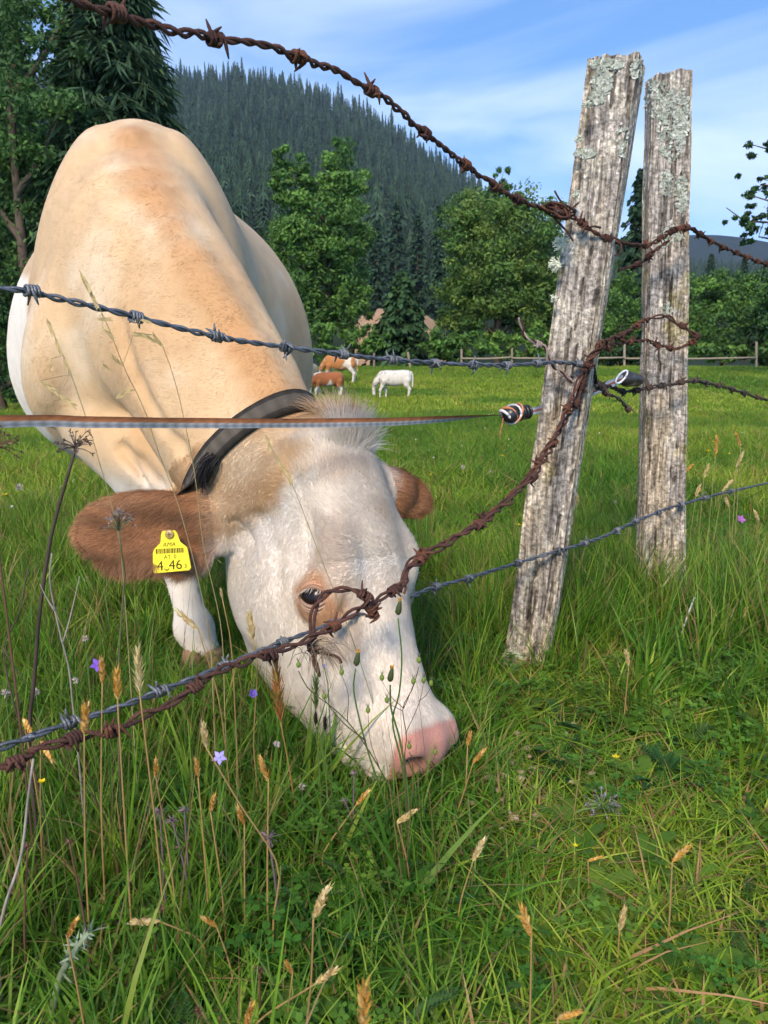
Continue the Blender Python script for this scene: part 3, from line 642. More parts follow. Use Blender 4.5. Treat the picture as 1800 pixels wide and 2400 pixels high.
# ---------------------------------------------------------------- ground, hill, far forest, mountains
def gz(x, y):
    x = np.asarray(x, float); y = np.asarray(y, float)
    z = -.17 * smooth01(4, 18, y) + .80 * smooth01(19, 37, y)
    return z + .035 * (np.sin(x * .9 + 1) * np.sin(y * .7) ) * smooth01(3, 9, y)
def grid_mesh(name, X, Y, Z, col):
    n, m = X.shape; i, j = np.meshgrid(np.arange(n - 1), np.arange(m - 1), indexing='ij')
    Q = np.stack([i * m + j, (i + 1) * m + j, (i + 1) * m + j + 1, i * m + j + 1], -1).reshape(-1, 4)
    me = mesh_np(name, np.stack([X, Y, Z], -1).reshape(-1, 3), Q, True); vcol(me, col); return me
def terrain_mat(name, cols, scale, rough=.95, bump=.4):
    m, t, b, o = new_mat(name); tcn = N(t, 'ShaderNodeTexCoord'); n1 = N(t, 'ShaderNodeTexNoise'); n1.inputs['Scale'].default_value = scale; n1.inputs['Detail'].default_value = 8; n1.inputs['Roughness'].default_value = .65
    t.links.new(tcn.outputs['Object'], n1.inputs[0]); r = N(t, 'ShaderNodeValToRGB'); r.color_ramp.elements[0].position = .3; r.color_ramp.elements[1].position = .7
    r.color_ramp.elements[0].color = cols[0] + (1,); r.color_ramp.elements[1].color = cols[-1] + (1,)
    if len(cols) == 3: e = r.color_ramp.elements.new(.5); e.color = cols[1] + (1,)
    t.links.new(n1.outputs[0], r.inputs[0]); t.links.new(r.outputs[0], b.inputs['Base Color']); b.inputs['Roughness'].default_value = rough; b.inputs['Specular IOR Level'].default_value = .1
    bp = N(t, 'ShaderNodeBump'); bp.inputs['Strength'].default_value = bump; bp.inputs['Distance'].default_value = .05; t.links.new(n1.outputs[0], bp.inputs['Height']); t.links.new(bp.outputs[0], b.inputs['Normal'])
    return m
terrain_mat('meadow', [(.05, .055, .018), (.09, .14, .026), (.13, .19, .04)], 6)
terrain_mat('forest_floor', [(.012, .02, .01), (.025, .04, .018)], .05)
terrain_mat('bare_earth', [(.26, .16, .09), (.42, .27, .16)], 1.2)
ys_ = np.r_[np.linspace(-6, 6, 40), np.linspace(6.5, 60, 90), np.geomspace(62, 9000, 40)]; xs_ = np.r_[-np.geomspace(9000, 40, 30), np.linspace(-38, 38, 90), np.geomspace(40, 9000, 30)]
X, Y = np.meshgrid(xs_, ys_, indexing='ij'); me = grid_mesh('ground', X, Y, gz(X, Y), np.tile([.06, .1, .02], (X.size, 1))); o = obj('ground', me, MATS['meadow']); o['kind'] = 'structure'
# hill: the skyline of the photograph gives its height profile
RY = 640.
sky_pts = [(-600, 260), (-300, 190), (0, 150), (300, 150), (400, 158), (480, 150), (560, 160), (650, 186), (760, 226), (850, 275), (920, 325), (1000, 380), (1100, 440), (1180, 500), (1260, 535), (1400, 548), (1540, 556), (1700, 560), (2100, 565), (2600, 575)]
hx = np.array([D(a, b, RY)[0] for a, b in sky_pts]); hz_ = np.array([D(a, b, RY)[2] for a, b in sky_pts]) - 9
def hill_z(x, y):
    k = np.interp(np.asarray(x) * RY / np.maximum(y, 60.), hx, hz_); u = np.clip((np.asarray(y) - 75) / (RY - 75), 0, 1.6)
    return .6 + (k - .6) * np.where(u < 1, (.55 * u + .45 * u * u), 1 - .25 * (u - 1))
X, Y = np.meshgrid(np.linspace(-900, 900, 120), np.linspace(76, 1000, 90), indexing='ij'); me = grid_mesh('hill', X, Y, hill_z(X, Y) - .2, np.tile([.02, .03, .015], (X.size, 1))); o = obj('hill', me, MATS['forest_floor']); o['kind'] = 'structure'
# distant mountain
mxs = np.linspace(-600, 1450, 80); prof_ = np.array([D(1590, 505, 1420)[2] + 22 * math.sin(a * .005 + 1) + 14 * math.sin(a * .013) for a in mxs])
X = np.stack([mxs, mxs, mxs], 1); Y = np.tile([1000., 1420., 1490.], (80, 1)); Z = np.stack([prof_ * 0 + 5, prof_, prof_ * .2], 1)
me = grid_mesh('distant_mountain', X, Y, Z, np.tile([.03, .05, .04], (X.size, 1))); o = obj('distant_mountain', me, MATS['forest_floor']); o['kind'] = 'structure'
# earth bank showing between the trees
bx_ = np.linspace(D(740, 640, 66)[0], D(975, 640, 66)[0], 30); bz1 = D(800, 664, 72)[2]; sh_ = np.sin(np.linspace(0, math.pi, 30)) ** .2
X = np.stack([bx_] * 7, 1); Y = np.tile(np.r_[np.linspace(58, 74, 6), 90], (30, 1)); Z = .4 + (bz1 - .4) * np.tile(np.r_[np.linspace(0, 1, 6), 1.0], (30, 1)) * sh_[:, None] + .5 * (RNG.random((30, 7)) - .5)
me = grid_mesh('earth_bank', X, Y, Z, np.tile([.5, .3, .2], (X.size, 1))); o = obj('earth_bank', me, MATS['bare_earth']); o['kind'] = 'structure'

# ---- scattering of stuff: points with rotation, scale and which-model attributes, instanced by geometry nodes
def scatter(name, protos, P, rot, scl, pick, label, seed=0):
    me = bpy.data.meshes.new(name); me.vertices.add(len(P)); me.vertices.foreach_set('co', np.asarray(P, np.float32).ravel())
    for nm, tp, dat in (('rot', 'FLOAT_VECTOR', rot), ('scl', 'FLOAT_VECTOR', scl)):
        a = me.attributes.new(nm, tp, 'POINT'); a.data.foreach_set('vector', np.asarray(dat, np.float32).ravel())
    a = me.attributes.new('pick', 'INT', 'POINT'); a.data.foreach_set('value', np.asarray(pick, np.int32)); me.update()
    o = obj(name, me); g = bpy.data.node_groups.new(name, 'GeometryNodeTree')
    g.interface.new_socket('Geometry', in_out='INPUT', socket_type='NodeSocketGeometry'); g.interface.new_socket('Geometry', in_out='OUTPUT', socket_type='NodeSocketGeometry')
    gi = g.nodes.new('NodeGroupInput'); go = g.nodes.new('NodeGroupOutput'); ip = g.nodes.new('GeometryNodeInstanceOnPoints')
    pc_ = bpy.data.collections.new(name + '_models')
    for k_i, p in enumerate(protos): p.name = '%s_model_%02d' % (name, k_i); pc_.objects.link(p)
    ci = g.nodes.new('GeometryNodeCollectionInfo'); ci.inputs['Collection'].default_value = pc_; ci.inputs['Separate Children'].default_value = True; ci.inputs['Reset Children'].default_value = True
    def attr(nm, tp):
        n = g.nodes.new('GeometryNodeInputNamedAttribute'); n.data_type = tp; n.inputs['Name'].default_value = nm; return n.outputs[0]
    e2r = g.nodes.new('FunctionNodeEulerToRotation'); g.links.new(attr('rot', 'FLOAT_VECTOR'), e2r.inputs[0])
    g.links.new(gi.outputs[0], ip.inputs['Points']); g.links.new(ci.outputs[0], ip.inputs['Instance']); ip.inputs['Pick Instance'].default_value = True
    g.links.new(attr('pick', 'INT'), ip.inputs['Instance Index']); g.links.new(e2r.outputs[0], ip.inputs['Rotation']); g.links.new(attr('scl', 'FLOAT_VECTOR'), ip.inputs['Scale'])
    g.links.new(ip.outputs[0], go.inputs[0]); m = o.modifiers.new('scatter', 'NODES'); m.node_group = g
    return tag(o, label, name.replace('_', ' ') if 0 else name.split('_')[-1], None, 'stuff')
def proto(name, mb, mat):
    me = mb.mesh(name); me.materials.append(mat); return bpy.data.objects.new(name, me)
def inst_mat(name, rough, trans, var, hue):
    """leaf colours from the mesh, varied from plant to plant"""
    m = col_mat(name, rough, .3, 0, 8, 0, 1, trans); t = m.node_tree; a = [n for n in t.nodes if n.type == 'VERTEX_COLOR'][0]
    oi = N(t, 'ShaderNodeObjectInfo'); mr = N(t, 'ShaderNodeMapRange'); mr.inputs['To Min'].default_value = 1 - var; mr.inputs['To Max'].default_value = 1 + var; t.links.new(oi.outputs['Random'], mr.inputs[0])
    hs = N(t, 'ShaderNodeHueSaturation'); mh = N(t, 'ShaderNodeMath', operation='MULTIPLY_ADD'); t.links.new(oi.outputs['Random'], mh.inputs[0]); mh.inputs[1].default_value = -hue; mh.inputs[2].default_value = .5 + hue * .5
    dst = [l.to_socket for l in a.outputs[0].links]
    t.links.new(a.outputs[0], hs.inputs['Color']); t.links.new(mr.outputs[0], hs.inputs['Value']); t.links.new(mh.outputs[0], hs.inputs['Hue'])
    for d_ in dst: t.links.new(hs.outputs[0], d_)
    return m
inst_mat('grass_blade', .5, .5, .25, .05); inst_mat('needles', .8, .1, .35, .03)
# far spruces
def far_spruce(seed):
    r = np.random.default_rng(seed); mb = MB(); mb.tube([[0, 0, 0], [0, 0, .95]], [.012, .004], 4, (.05, .035, .025))
    n = 17
    for i in range(n):
        z = .06 + .90 * i / n; rad = .165 * (1 - z) ** .85 * r.uniform(.75, 1.2) + .010; k = 14; a0 = r.uniform(0, 6)
        V = [np.array([0, 0, z + .075])]
        for j in range(k):
            a = a0 + j / k * 6.283; rr = rad * (1.0 if j % 2 == 0 else .38) * r.uniform(.7, 1.25); V.append([rr * math.cos(a), rr * math.sin(a), z - (.035 if j % 2 == 0 else -.03) * r.uniform(.4, 1.4)])
        T = [[0, 1 + j, 1 + (j + 1) % k] for j in range(k)]; mb.add(V, None, T, np.array([.028, .056, .027]) * r.uniform(.55, 1.5))
    return proto('spruce_model', mb, MATS['needles'])
far_p = [far_spruce(100 + i) for i in range(5)]
px, py = [], []
r = np.random.default_rng(5)
gx_, gy_ = np.meshgrid(np.arange(-590, 590, 5.4), np.arange(150, 690, 5.4)); P = np.stack([gx_.ravel(), gy_.ravel()], 1) + r.uniform(-2.6, 2.6, (gx_.size, 2))
P = P[(np.abs(P[:, 0]) < P[:, 1] * .85 + 15) & ((P[:, 0] < P[:, 1] * .24) | (P[:, 1] > 240))]; z = hill_z(P[:, 0], P[:, 1]); n = len(P); hgt = np.where(P[:, 0] < P[:, 1] * .24, 1, .62) * (r.uniform(8, 20, n) + 5 * (r.random(n) < .08)) * (.8 + .3 * vnoise(np.c_[P / 60, P[:, :1] * 0]))
scatter('hillside_forest', far_p, np.c_[P, z - .5], np.c_[r.normal(0, .03, n), r.normal(0, .03, n), r.uniform(0, 6.28, n)], np.stack([hgt * r.uniform(.8, 1.25, n), hgt * r.uniform(.8, 1.25, n), hgt], 1), r.integers(0, 5, n), 'dense dark spruce forest covering the steep hill behind the pasture')

# ---------------------------------------------------------------- grass
GREENS = [np.array(c) for c in ((.145, .305, .022), (.115, .255, .020), (.19, .345, .03), (.25, .37, .045), (.085, .20, .02))]
STRAW = np.array([.42, .30, .12])
def blades(mb, r, base, ln, wd, lean, dry, seg, flop):
    n = len(base); a = r.uniform(0, 6.283, n); d_ = np.stack([np.cos(a), np.sin(a), 0 * a], 1); le = np.abs(r.normal(0, lean, n)); fl = r.uniform(.1, 1, n) * flop
    c = np.array(GREENS)[r.integers(0, len(GREENS), n)] * r.uniform(.75, 1.2, (n, 1)); dm = r.random(n) < dry; c[dm] = STRAW * r.uniform(.45, 1.05, (dm.sum(), 1))
    sdv = np.stack([-d_[:, 1], d_[:, 0], 0 * a], 1) + r.normal(0, .4, (n, 3)); sdv /= np.linalg.norm(sdv, axis=1)[:, None]; w = wd * r.uniform(.6, 1.4, n); V = []; C_ = []
    for k in range(seg + 1):
        t = k / seg; p = base + np.array([0, 0, 1]) * (ln * (t - fl * .45 * t ** 2.2))[:, None] + d_ * (ln * (le * t + fl * t * t))[:, None]; ww = (w * ((1 - t ** 1.6) if k else .7))[:, None] / 2
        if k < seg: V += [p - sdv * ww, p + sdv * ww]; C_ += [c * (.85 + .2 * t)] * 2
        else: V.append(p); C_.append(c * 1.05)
    m = 2 * seg + 1; V = np.stack(V, 1).reshape(-1, 3); C_ = np.stack(C_, 1).reshape(-1, 3); i0 = np.arange(n)[:, None] * m
    Q = np.concatenate([i0 + np.array([[2 * k, 2 * k + 1, 2 * k + 3, 2 * k + 2]]) for k in range(seg - 1)]); mb.add(V, Q, i0 + np.array([[2 * seg - 2, 2 * seg - 1, 2 * seg]]), C_)
def tuft(seed, n, rad, h0, h1, wd, lean, dry=.05, seg=3, flop=.35):
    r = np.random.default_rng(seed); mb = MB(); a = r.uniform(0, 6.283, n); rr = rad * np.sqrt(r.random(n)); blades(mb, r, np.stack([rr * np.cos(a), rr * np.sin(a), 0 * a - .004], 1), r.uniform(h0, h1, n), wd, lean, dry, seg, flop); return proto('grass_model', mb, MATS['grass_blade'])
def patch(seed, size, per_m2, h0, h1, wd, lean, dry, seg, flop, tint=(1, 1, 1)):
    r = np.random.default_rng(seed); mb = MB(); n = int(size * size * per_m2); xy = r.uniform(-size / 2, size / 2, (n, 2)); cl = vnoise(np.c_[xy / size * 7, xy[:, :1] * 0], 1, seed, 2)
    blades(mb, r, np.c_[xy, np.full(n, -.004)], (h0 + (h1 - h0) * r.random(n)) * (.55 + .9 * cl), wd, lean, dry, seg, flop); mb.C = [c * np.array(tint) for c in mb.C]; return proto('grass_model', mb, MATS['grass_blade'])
def tiles(size, y0, y1, spread, pad):
    P = []
    for y in np.arange(y0, y1, size):
        hw = y * spread + pad; P += [(x, y) for x in np.arange(-math.ceil(hw / size) * size, hw + size, size)]
    return np.array(P)
def rosette(seed, n, ln, wd, lift):
    r = np.random.default_rng(seed); mb = MB()
    for i in range(n):
        a = r.uniform(0, 6.283); d_ = np.array([math.cos(a), math.sin(a), r.uniform(.15, lift)]); c = np.array([.12, .23, .025]) * r.uniform(.7, 1.3); L_ = ln * r.uniform(.6, 1.2); sdv = np.array([-math.sin(a), math.cos(a), 0]); V = []
        for t, w in ((0, .15), (.25, .5), (.5, .95), (.75, 1.0), (.92, .55)):
            p = unit(d_) * L_ * t + np.array([0, 0, -.25 * L_ * t * t]); V += [p - sdv * wd * w / 2 + np.array([0, 0, .12 * wd * w]), p + sdv * wd * w / 2 + np.array([0, 0, .12 * wd * w])]
        V.append(unit(d_) * L_ + np.array([0, 0, -.25 * L_])); mb.add(V, [[2 * k, 2 * k + 1, 2 * k + 3, 2 * k + 2] for k in range(4)], [[8, 9, 10]], c)
    return proto('rosette_model', mb, MATS['grass_blade'])
def clover(seed, n):
    r = np.random.default_rng(seed); mb = MB()
    for i in range(n):
        b = np.array([*r.uniform(-.05, .05, 2), 0]); h = r.uniform(.025, .075); top = b + np.array([*r.normal(0, .012, 2), h]); c = np.array([.115, .25, .03]) * r.uniform(.75, 1.3); mb.tube([b, top], [.0008, .0006], 3, c, False)
        a0 = r.uniform(0, 6)
        for k in range(3):
            a = a0 + k * 2.094; d_ = np.array([math.cos(a), math.sin(a), r.uniform(0, .3)]); s_ = np.array([-math.sin(a), math.cos(a), 0]); q = r.uniform(.007, .013); V = [top, top + d_ * q * .5 - s_ * q * .5, top + d_ * q * 1.2 - s_ * q * .45, top + d_ * q * 1.25 + s_ * q * .45, top + d_ * q * .5 + s_ * q * .5]
            mb.add(V, [[0, 1, 2, 3]], [[0, 3, 4]], c)
    return proto('clover_model', mb, MATS['grass_blade'])
def yarrow(seed, n):
    r = np.random.default_rng(seed); mb = MB()
    for i in range(n):
        a = r.uniform(0, 6.283); d_ = np.array([math.cos(a), math.sin(a), r.uniform(.5, 1.3)]); L_ = r.uniform(.06, .12); c = np.array([.06, .14, .035]) * r.uniform(.8, 1.3); s_ = np.array([-math.sin(a), math.cos(a), 0])
        for k in range(14):
            t = .15 + .8 * k / 14; p = unit(d_) * L_ * t + np.array([0, 0, -.3 * L_ * t * t]); w = .012 * math.sin(math.pi * (t * .85 + .12))
            for sg in (-1, 1): mb.leaf(p, s_ * sg + unit(d_) * .6, np.array([0, 0, 1]), w, .004, c, 0, 2)
        mb.tube([[0, 0, 0], unit(d_) * L_ * .5 + np.array([0, 0, -.075 * L_]), unit(d_) * L_ + np.array([0, 0, -.3 * L_])], .0008, 3, c * 1.1, False)
    return proto('yarrow_model', mb, MATS['grass_blade'])
r = np.random.default_rng(77)
def zone(n, y0, y1, spread=.62, pad=.35):
    y = np.sqrt(r.uniform(y0 * y0, y1 * y1, n)); x = r.uniform(-1, 1, n) * (y * spread + pad); return np.c_[x, y]
def lay_tiles(name, protos, T, jit, label, s0=.9, s1=1.15, tilt=False):
    n = len(T); sl = np.arctan((gz(T[:, 0], T[:, 1] + 1.5) - gz(T[:, 0], T[:, 1] - 1.5)) / 3) * tilt; zs = r.uniform(s0, s1, n) * (1 - .38 * smooth01(-.1, .3, T[:, 0]) * (1 - smooth01(1.3, 1.8, T[:, 1]))); scatter(name, protos, np.c_[T, gz(T[:, 0], T[:, 1])], np.c_[sl, np.zeros(n), r.integers(0, 4, n) * math.pi / 2 * (not tilt) + r.normal(0, .05, n)], np.c_[np.full((n, 2), 1.08), zs], r.integers(0, len(protos), n), label)
T = tiles(.4, .5, 3.7, .62, .3)
lay_tiles('meadow_turf', [patch(200 + i, .4, 15000, .035, .105, .0042, .55, .12, 3, .75, (1.18, 1.12, 1.1)) for i in range(6)], T, 0, 'short dense green turf under the fence and round the grazing cow', .8, 1.2)
near_p = [tuft(220 + i, 30, .035, .13, .28, .0046, .24, .05, 4, .5) for i in range(4)] + [tuft(230 + i, 9, .03, .12, .24, .0090, .40, 0, 4, .6) for i in range(3)] + \
    [rosette(240 + i, 9, .075, .022, .8) for i in range(3)] + [clover(250 + i, 16) for i in range(3)] + [yarrow(260 + i, 7) for i in range(2)] + [tuft(270, 22, .06, .04, .11, .0022, .9, .9, 3, .6), tuft(280, 4, .06, .20, .42, .0018, .16, .8, 4, .2), tuft(281, 5, .06, .18, .38, .0016, .2, .4, 4, .25)]
PP, PI, PS = [], [], []
def put(P, lo, hi, s0, s1):
    PP.append(P); PI.append(r.integers(lo, hi, len(P))); PS.append(r.uniform(s0, s1, len(P)))
b_ = zone(1500, .35, 3.6); tall = vnoise(np.c_[b_ * 2.2, b_[:, :1] * 0], 1, 3, 2) + .30 * (1 - smooth01(-.25, .05, b_[:, 0])) + .16 * smooth01(1.6, 2.0, b_[:, 1]); b_ = b_[tall > .66]; put(b_, 0, 4, .5, .95)
b_ = zone(520, .4, 2.6); tall = vnoise(np.c_[b_ * 2.6, b_[:, :1] * 0], 1, 8, 2) + .12 * (b_[:, 0] < 0); b_ = b_[tall > .54]; put(b_, 4, 7, .5, 1.0)
put(zone(800, .4, 3.0), 7, 10, .45, 1.0); put(zone(700, .4, 3.0), 10, 13, .45, .8); put(zone(230, .4, 2.4), 13, 15, .7, 1.2); put(zone(260, .4, 3.2), 15, 16, .7, 1.2)
b_ = zone(150, .45, 2.0); b_ = b_[b_[:, 0] < .12 * b_[:, 1]]; put(b_, 16, 18, .7, 1.1)
for c0, n_, sp_ in ((ground_at(1130, 1440), 16, .11), (ground_at(1430, 1310), 45, .2), (ground_at(1560, 1330), 45, .25), (ground_at(1300, 1350), 30, .2)):
    b_ = c0[:2] + r.normal(0, sp_, (n_, 2)) + [.0, .05]; put(b_, 0, 4, .7, 1.2)
PP = np.concatenate(PP); PI = np.concatenate(PI); PS = np.concatenate(PS)
mz = MUZ[:2]; dm = np.linalg.norm(PP - mz, axis=1); PS = np.where(dm < .20, np.minimum(PS, .3), PS); fo_ = ground_at(441, 1447)[:2]; df = np.linalg.norm(PP - (fo_ - [.02, .07]), axis=1); PS = np.where((df < .16) & (PI < 7), np.minimum(PS, .3), PS); keep = np.linalg.norm(PP, axis=1) > .42
for pst in (ground_at(1140, 1440)[:2],): keep &= np.linalg.norm(PP - pst, axis=1) > .045
PP, PI, PS = PP[keep], PI[keep], PS[keep]; n = len(PP)
scatter('meadow_grass', near_p, np.c_[PP, gz(PP[:, 0], PP[:, 1]) + .018 * ((PI >= 7) & (PI < 13))], np.c_[r.normal(0, .12, n), r.normal(0, .12, n), r.uniform(0, 6.28, n)], np.stack([PS] * 3, 1), PI, 'lush green meadow grass and herbs around the cow and fence posts')
T = tiles(1.2, 4.3, 13, .62, .9)
lay_tiles('pasture_grass', [patch(300 + i, 1.2, 4200, .05, .15, .0075, .5, .09, 2, .6, (1.3, 1.12, 1.1)) for i in range(5)], T, 0, 'grazed green pasture grass between the fence and the calves', tilt=True)
T = tiles(4.0, 14.9, 43, .62, 3)
lay_tiles('field_grass', [patch(340 + i, 4.0, 620, .06, .17, .026, .6, .06, 2, .6, (1.4, 1.18, 1.2)) for i in range(5)], T, 0, 'bright green grass of the far pasture round the calves', tilt=True)
# tiny far flowers dotted through the pasture
def dot_flower(seed, col):
    r2 = np.random.default_rng(seed); mb = MB(); mb.tube([[0, 0, 0], [.01, 0, .13]], .0012, 3, (.15, .24, .05), False)
    for k in range(7): d_ = unit(r2.normal(0, 1, 3) + [0, 0, .6]); mb.leaf(np.array([.01, 0, .13]), d_, r2.normal(0, 1, 3), .014, .010, np.array(col) * r2.uniform(.8, 1.1), 0, 2)
    return proto('flower_model', mb, MATS['petal'])
b_ = np.concatenate([zone(150, 2.6, 9), zone(200, 8, 26)]); n = len(b_)
scatter('pasture_flowers', [dot_flower(1, (.75, .72, .66)), dot_flower(2, (.78, .58, .03)), dot_flower(3, (.72, .68, .60))], np.c_[b_, gz(b_[:, 0], b_[:, 1])], np.c_[r.normal(0, .15, (n, 2)), r.uniform(0, 6.28, n)], np.stack([r.uniform(.45, .9, n)] * 3, 1), r.integers(0, 3, n), 'tiny white and yellow flowers dotted over the pasture')
# ---------------------------------------------------------------- trees
inst_dec = col_mat('foliage', .6, .25, .15, 1.5, 0, 1, .35)
col_mat('spruce_needles', .8, .1, .12, 2, 0, 1, .12)
col_mat('bark', .95, .05, .25, 6, .5, 20)
def leaf_cloud(mb, r, centers, rad, n_per, size, cols, up=.35):
    n = len(centers) * n_per; c = np.repeat(centers, n_per, 0); rd = np.repeat(rad, n_per)
    d_ = r.normal(0, 1, (n, 3)); d_ /= np.linalg.norm(d_, axis=1)[:, None]; p = c + d_ * (rd * r.random(n) ** .45)[:, None] * [1, 1, .72]
    nr = d_ * .7 + r.normal(0, .6, (n, 3)) + [0, 0, up]; nr /= np.linalg.norm(nr, axis=1)[:, None]; u = np.cross(nr, r.normal(0, 1, (n, 3))); u /= np.linalg.norm(u, axis=1)[:, None]; w = np.cross(nr, u)
    s_ = (size * r.uniform(.55, 1.3, n))[:, None]
    V = np.stack([p - u * s_ * .9, p - w * s_ * .42 + nr * s_ * .1, p + u * s_ * .9, p + w * s_ * .42 + nr * s_ * .1], 1).reshape(-1, 3)
    cc = cols[r.integers(0, len(cols), len(centers))] * r.uniform(.72, 1.28, (len(centers), 1)); cc = np.repeat(cc, n_per, 0) * r.uniform(.75, 1.3, (n, 1)); mb.add(V, np.arange(4 * n).reshape(-1, 4), None, np.repeat(cc, 4, 0))
PAL = {k: v * 1.45 for k, v in {'mid': np.array([[.066, .135, .026], [.088, .168, .032], [.052, .11, .025]]), 'dark': np.array([[.028, .065, .018], [.038, .085, .02], [.022, .05, .016]]), 'light': np.array([[.085, .17, .028], [.11, .19, .035], [.06, .13, .025]]), 'lefty': np.array([[.040, .085, .022], [.055, .11, .026], [.032, .07, .02]]), 'yellow': np.array([[.075, .13, .025], [.10, .15, .03], [.05, .105, .022]])}.items()}
def dec_tree(name, label, trunk_px, Y, lobes, pal, n_cl, n_per, size, seed, group=None, trunk_r=.12, top=None):
    """lobes: (px, py, rx px, ry px) of the photograph's view at depth Y"""
    r = np.random.default_rng(seed); m = mpp(Y); b = D(trunk_px, 780, Y); b[2] = float(gz(b[0], b[1])) if Y < 60 else .6
    t = empty(name, label, 'tree' if 'tree' in name else 'shrub', tuple(b), group); mb = MB(); C = []; RR = []; ar = np.array([l[2] * l[3] for l in lobes], float); cnt = np.maximum((n_cl * ar / ar.sum()).astype(int), 3)
    tk = MB(); topz = max(D(l[0], l[1], Y)[2] for l in lobes) - b[2]
    tp = spline([[0, 0, -.1], [r.normal(0, .1), r.normal(0, .1), topz * .35], [r.normal(0, .25), r.normal(0, .2), topz * .8]], 8); tk.tube(tp, np.linspace(trunk_r, trunk_r * .25, 8), 8, (.10, .075, .055))
    for l, c in zip(lobes, cnt):
        ce = D(l[0], l[1], Y) - b; ce[1] += r.normal(0, l[2] * m * .35); d_ = r.normal(0, 1, (c, 3)); d_ /= np.linalg.norm(d_, axis=1)[:, None]; rr = r.uniform(.25, 1.0, c) ** .6
        C.append(ce + d_ * rr[:, None] * [l[2] * m, l[2] * m * .85, l[3] * m]); RR.append(np.full(c, 0) + min(l[2], l[3]) * m * r.uniform(.22, .44, c))
        k = np.argmin(np.abs(tp[:, 2] - max(ce[2] - l[3] * m * .8, .3))); tk.tube(spline([tp[k], (tp[k] + ce) / 2 + [0, 0, -.1], ce, ce + r.normal(0, .3, 3) * l[2] * m + [0, 0, l[3] * m * .5]], 7), np.linspace(trunk_r * .5, .015, 7), 5, (.09, .07, .05), False)
    leaf_cloud(mb, r, np.concatenate(C), np.concatenate(RR), n_per, size, PAL[pal])
    obj('trunk', tk.mesh('trunk', True), MATS['bark'], t); obj('crown', mb.mesh('crown'), MATS['foliage'], t)
    return t
def spruce(name, label, px, top_y, Y, width_px, seed, dens=1.0, cols=((.024, .050, .026), (.032, .064, .028)), group=None, base_frac=.04, tw=.05):
    r = np.random.default_rng(seed); m = mpp(Y); b = D(px, 780, Y); b[2] = float(gz(b[0], b[1])) if Y < 60 else float(max(.6, hill_z(b[0], b[1])) - .3); H = D(px, top_y, Y)[2] - b[2]; Rm = width_px * m / 2
    t = empty(name, label, 'tree', tuple(b), group); tk = MB(); tk.tube([[0, 0, -.1], [0, 0, H * .5], [0, 0, H * .98]], [H * .014, H * .008, H * .001], 8, (.085, .062, .048)); obj('trunk', tk.mesh('trunk', True), MATS['bark'], t)
    base, dr, nr, Ls, Ws, cs = [], [], [], [], [], []; cols = np.array(cols); z = base_frac * H
    while z < H * .985:
        fr = 1 - z / H; lb = Rm * (fr ** .75) * .95 + .03 * Rm; nb = max(4, int(7 * dens))
        for j in range(nb):
            a = r.uniform(0, 6.283); ln = lb * r.uniform(.6, 1.12); d_ = np.array([math.cos(a), math.sin(a), 0]); sd_ = np.array([-math.sin(a), math.cos(a), 0]); nt_ = max(5, int(ln / (Rm * .075) * dens)); t_ = r.uniform(.05, 1, nt_)
            p = np.array([0, 0, z]) + d_ * (t_ * ln)[:, None] + np.array([0, 0, 1]) * (ln * (.10 * t_ - .42 * t_ ** 1.5 + .16 * t_ ** 4))[:, None]; sg = np.where(r.random(nt_) < .5, -1, 1)
            dd = d_ * r.uniform(.3, .9, nt_)[:, None] + sd_ * (sg * r.uniform(.2, .9, nt_))[:, None] + np.array([0, 0, 1]) * (-r.uniform(.1, .9, nt_))[:, None]
            base.append(p); dr.append(dd); Ls.append((.30 * (1 - .6 * t_) + .12) * ln * r.uniform(.6, 1.2, nt_) * .75 + .12 * Rm); Ws.append(np.full(nt_, tw * Rm) * r.uniform(.7, 1.4, nt_)); cs.append(np.tile(cols[r.integers(len(cols))] * r.uniform(.7, 1.35), (nt_, 1)))
        z += H * .028 * (.55 + fr) * r.uniform(.8, 1.2) / dens ** .5
    B = np.concatenate(base); Dr = np.concatenate(dr); Dr /= np.linalg.norm(Dr, axis=1)[:, None]; Lh = np.concatenate(Ls)[:, None]; Wh = np.concatenate(Ws)[:, None]; Cc = np.concatenate(cs); n = len(B)
    S = np.cross(Dr, r.normal(0, 1, (n, 3)) + [0, 0, 1.2]); S /= np.linalg.norm(S, axis=1)[:, None] + 1e-9
    V = np.stack([B - S * Wh * .35, B + S * Wh * .35, B + Dr * Lh * .55 + S * Wh - [0, 0, .05] * Lh, B + Dr * Lh * .55 - S * Wh - [0, 0, .05] * Lh, B + Dr * Lh - [0, 0, .18] * Lh], 1).reshape(-1, 3); i0 = np.arange(n)[:, None] * 5
    me = mesh_np('crown', V, [i0 + np.array([[0, 1, 2, 3]]), i0 + np.array([[3, 2, 4]])]); vcol(me, np.repeat(Cc * r.uniform(.8, 1.25, (n, 1)), 5, 0)); obj('crown', me, MATS['spruce_needles'], t); return t
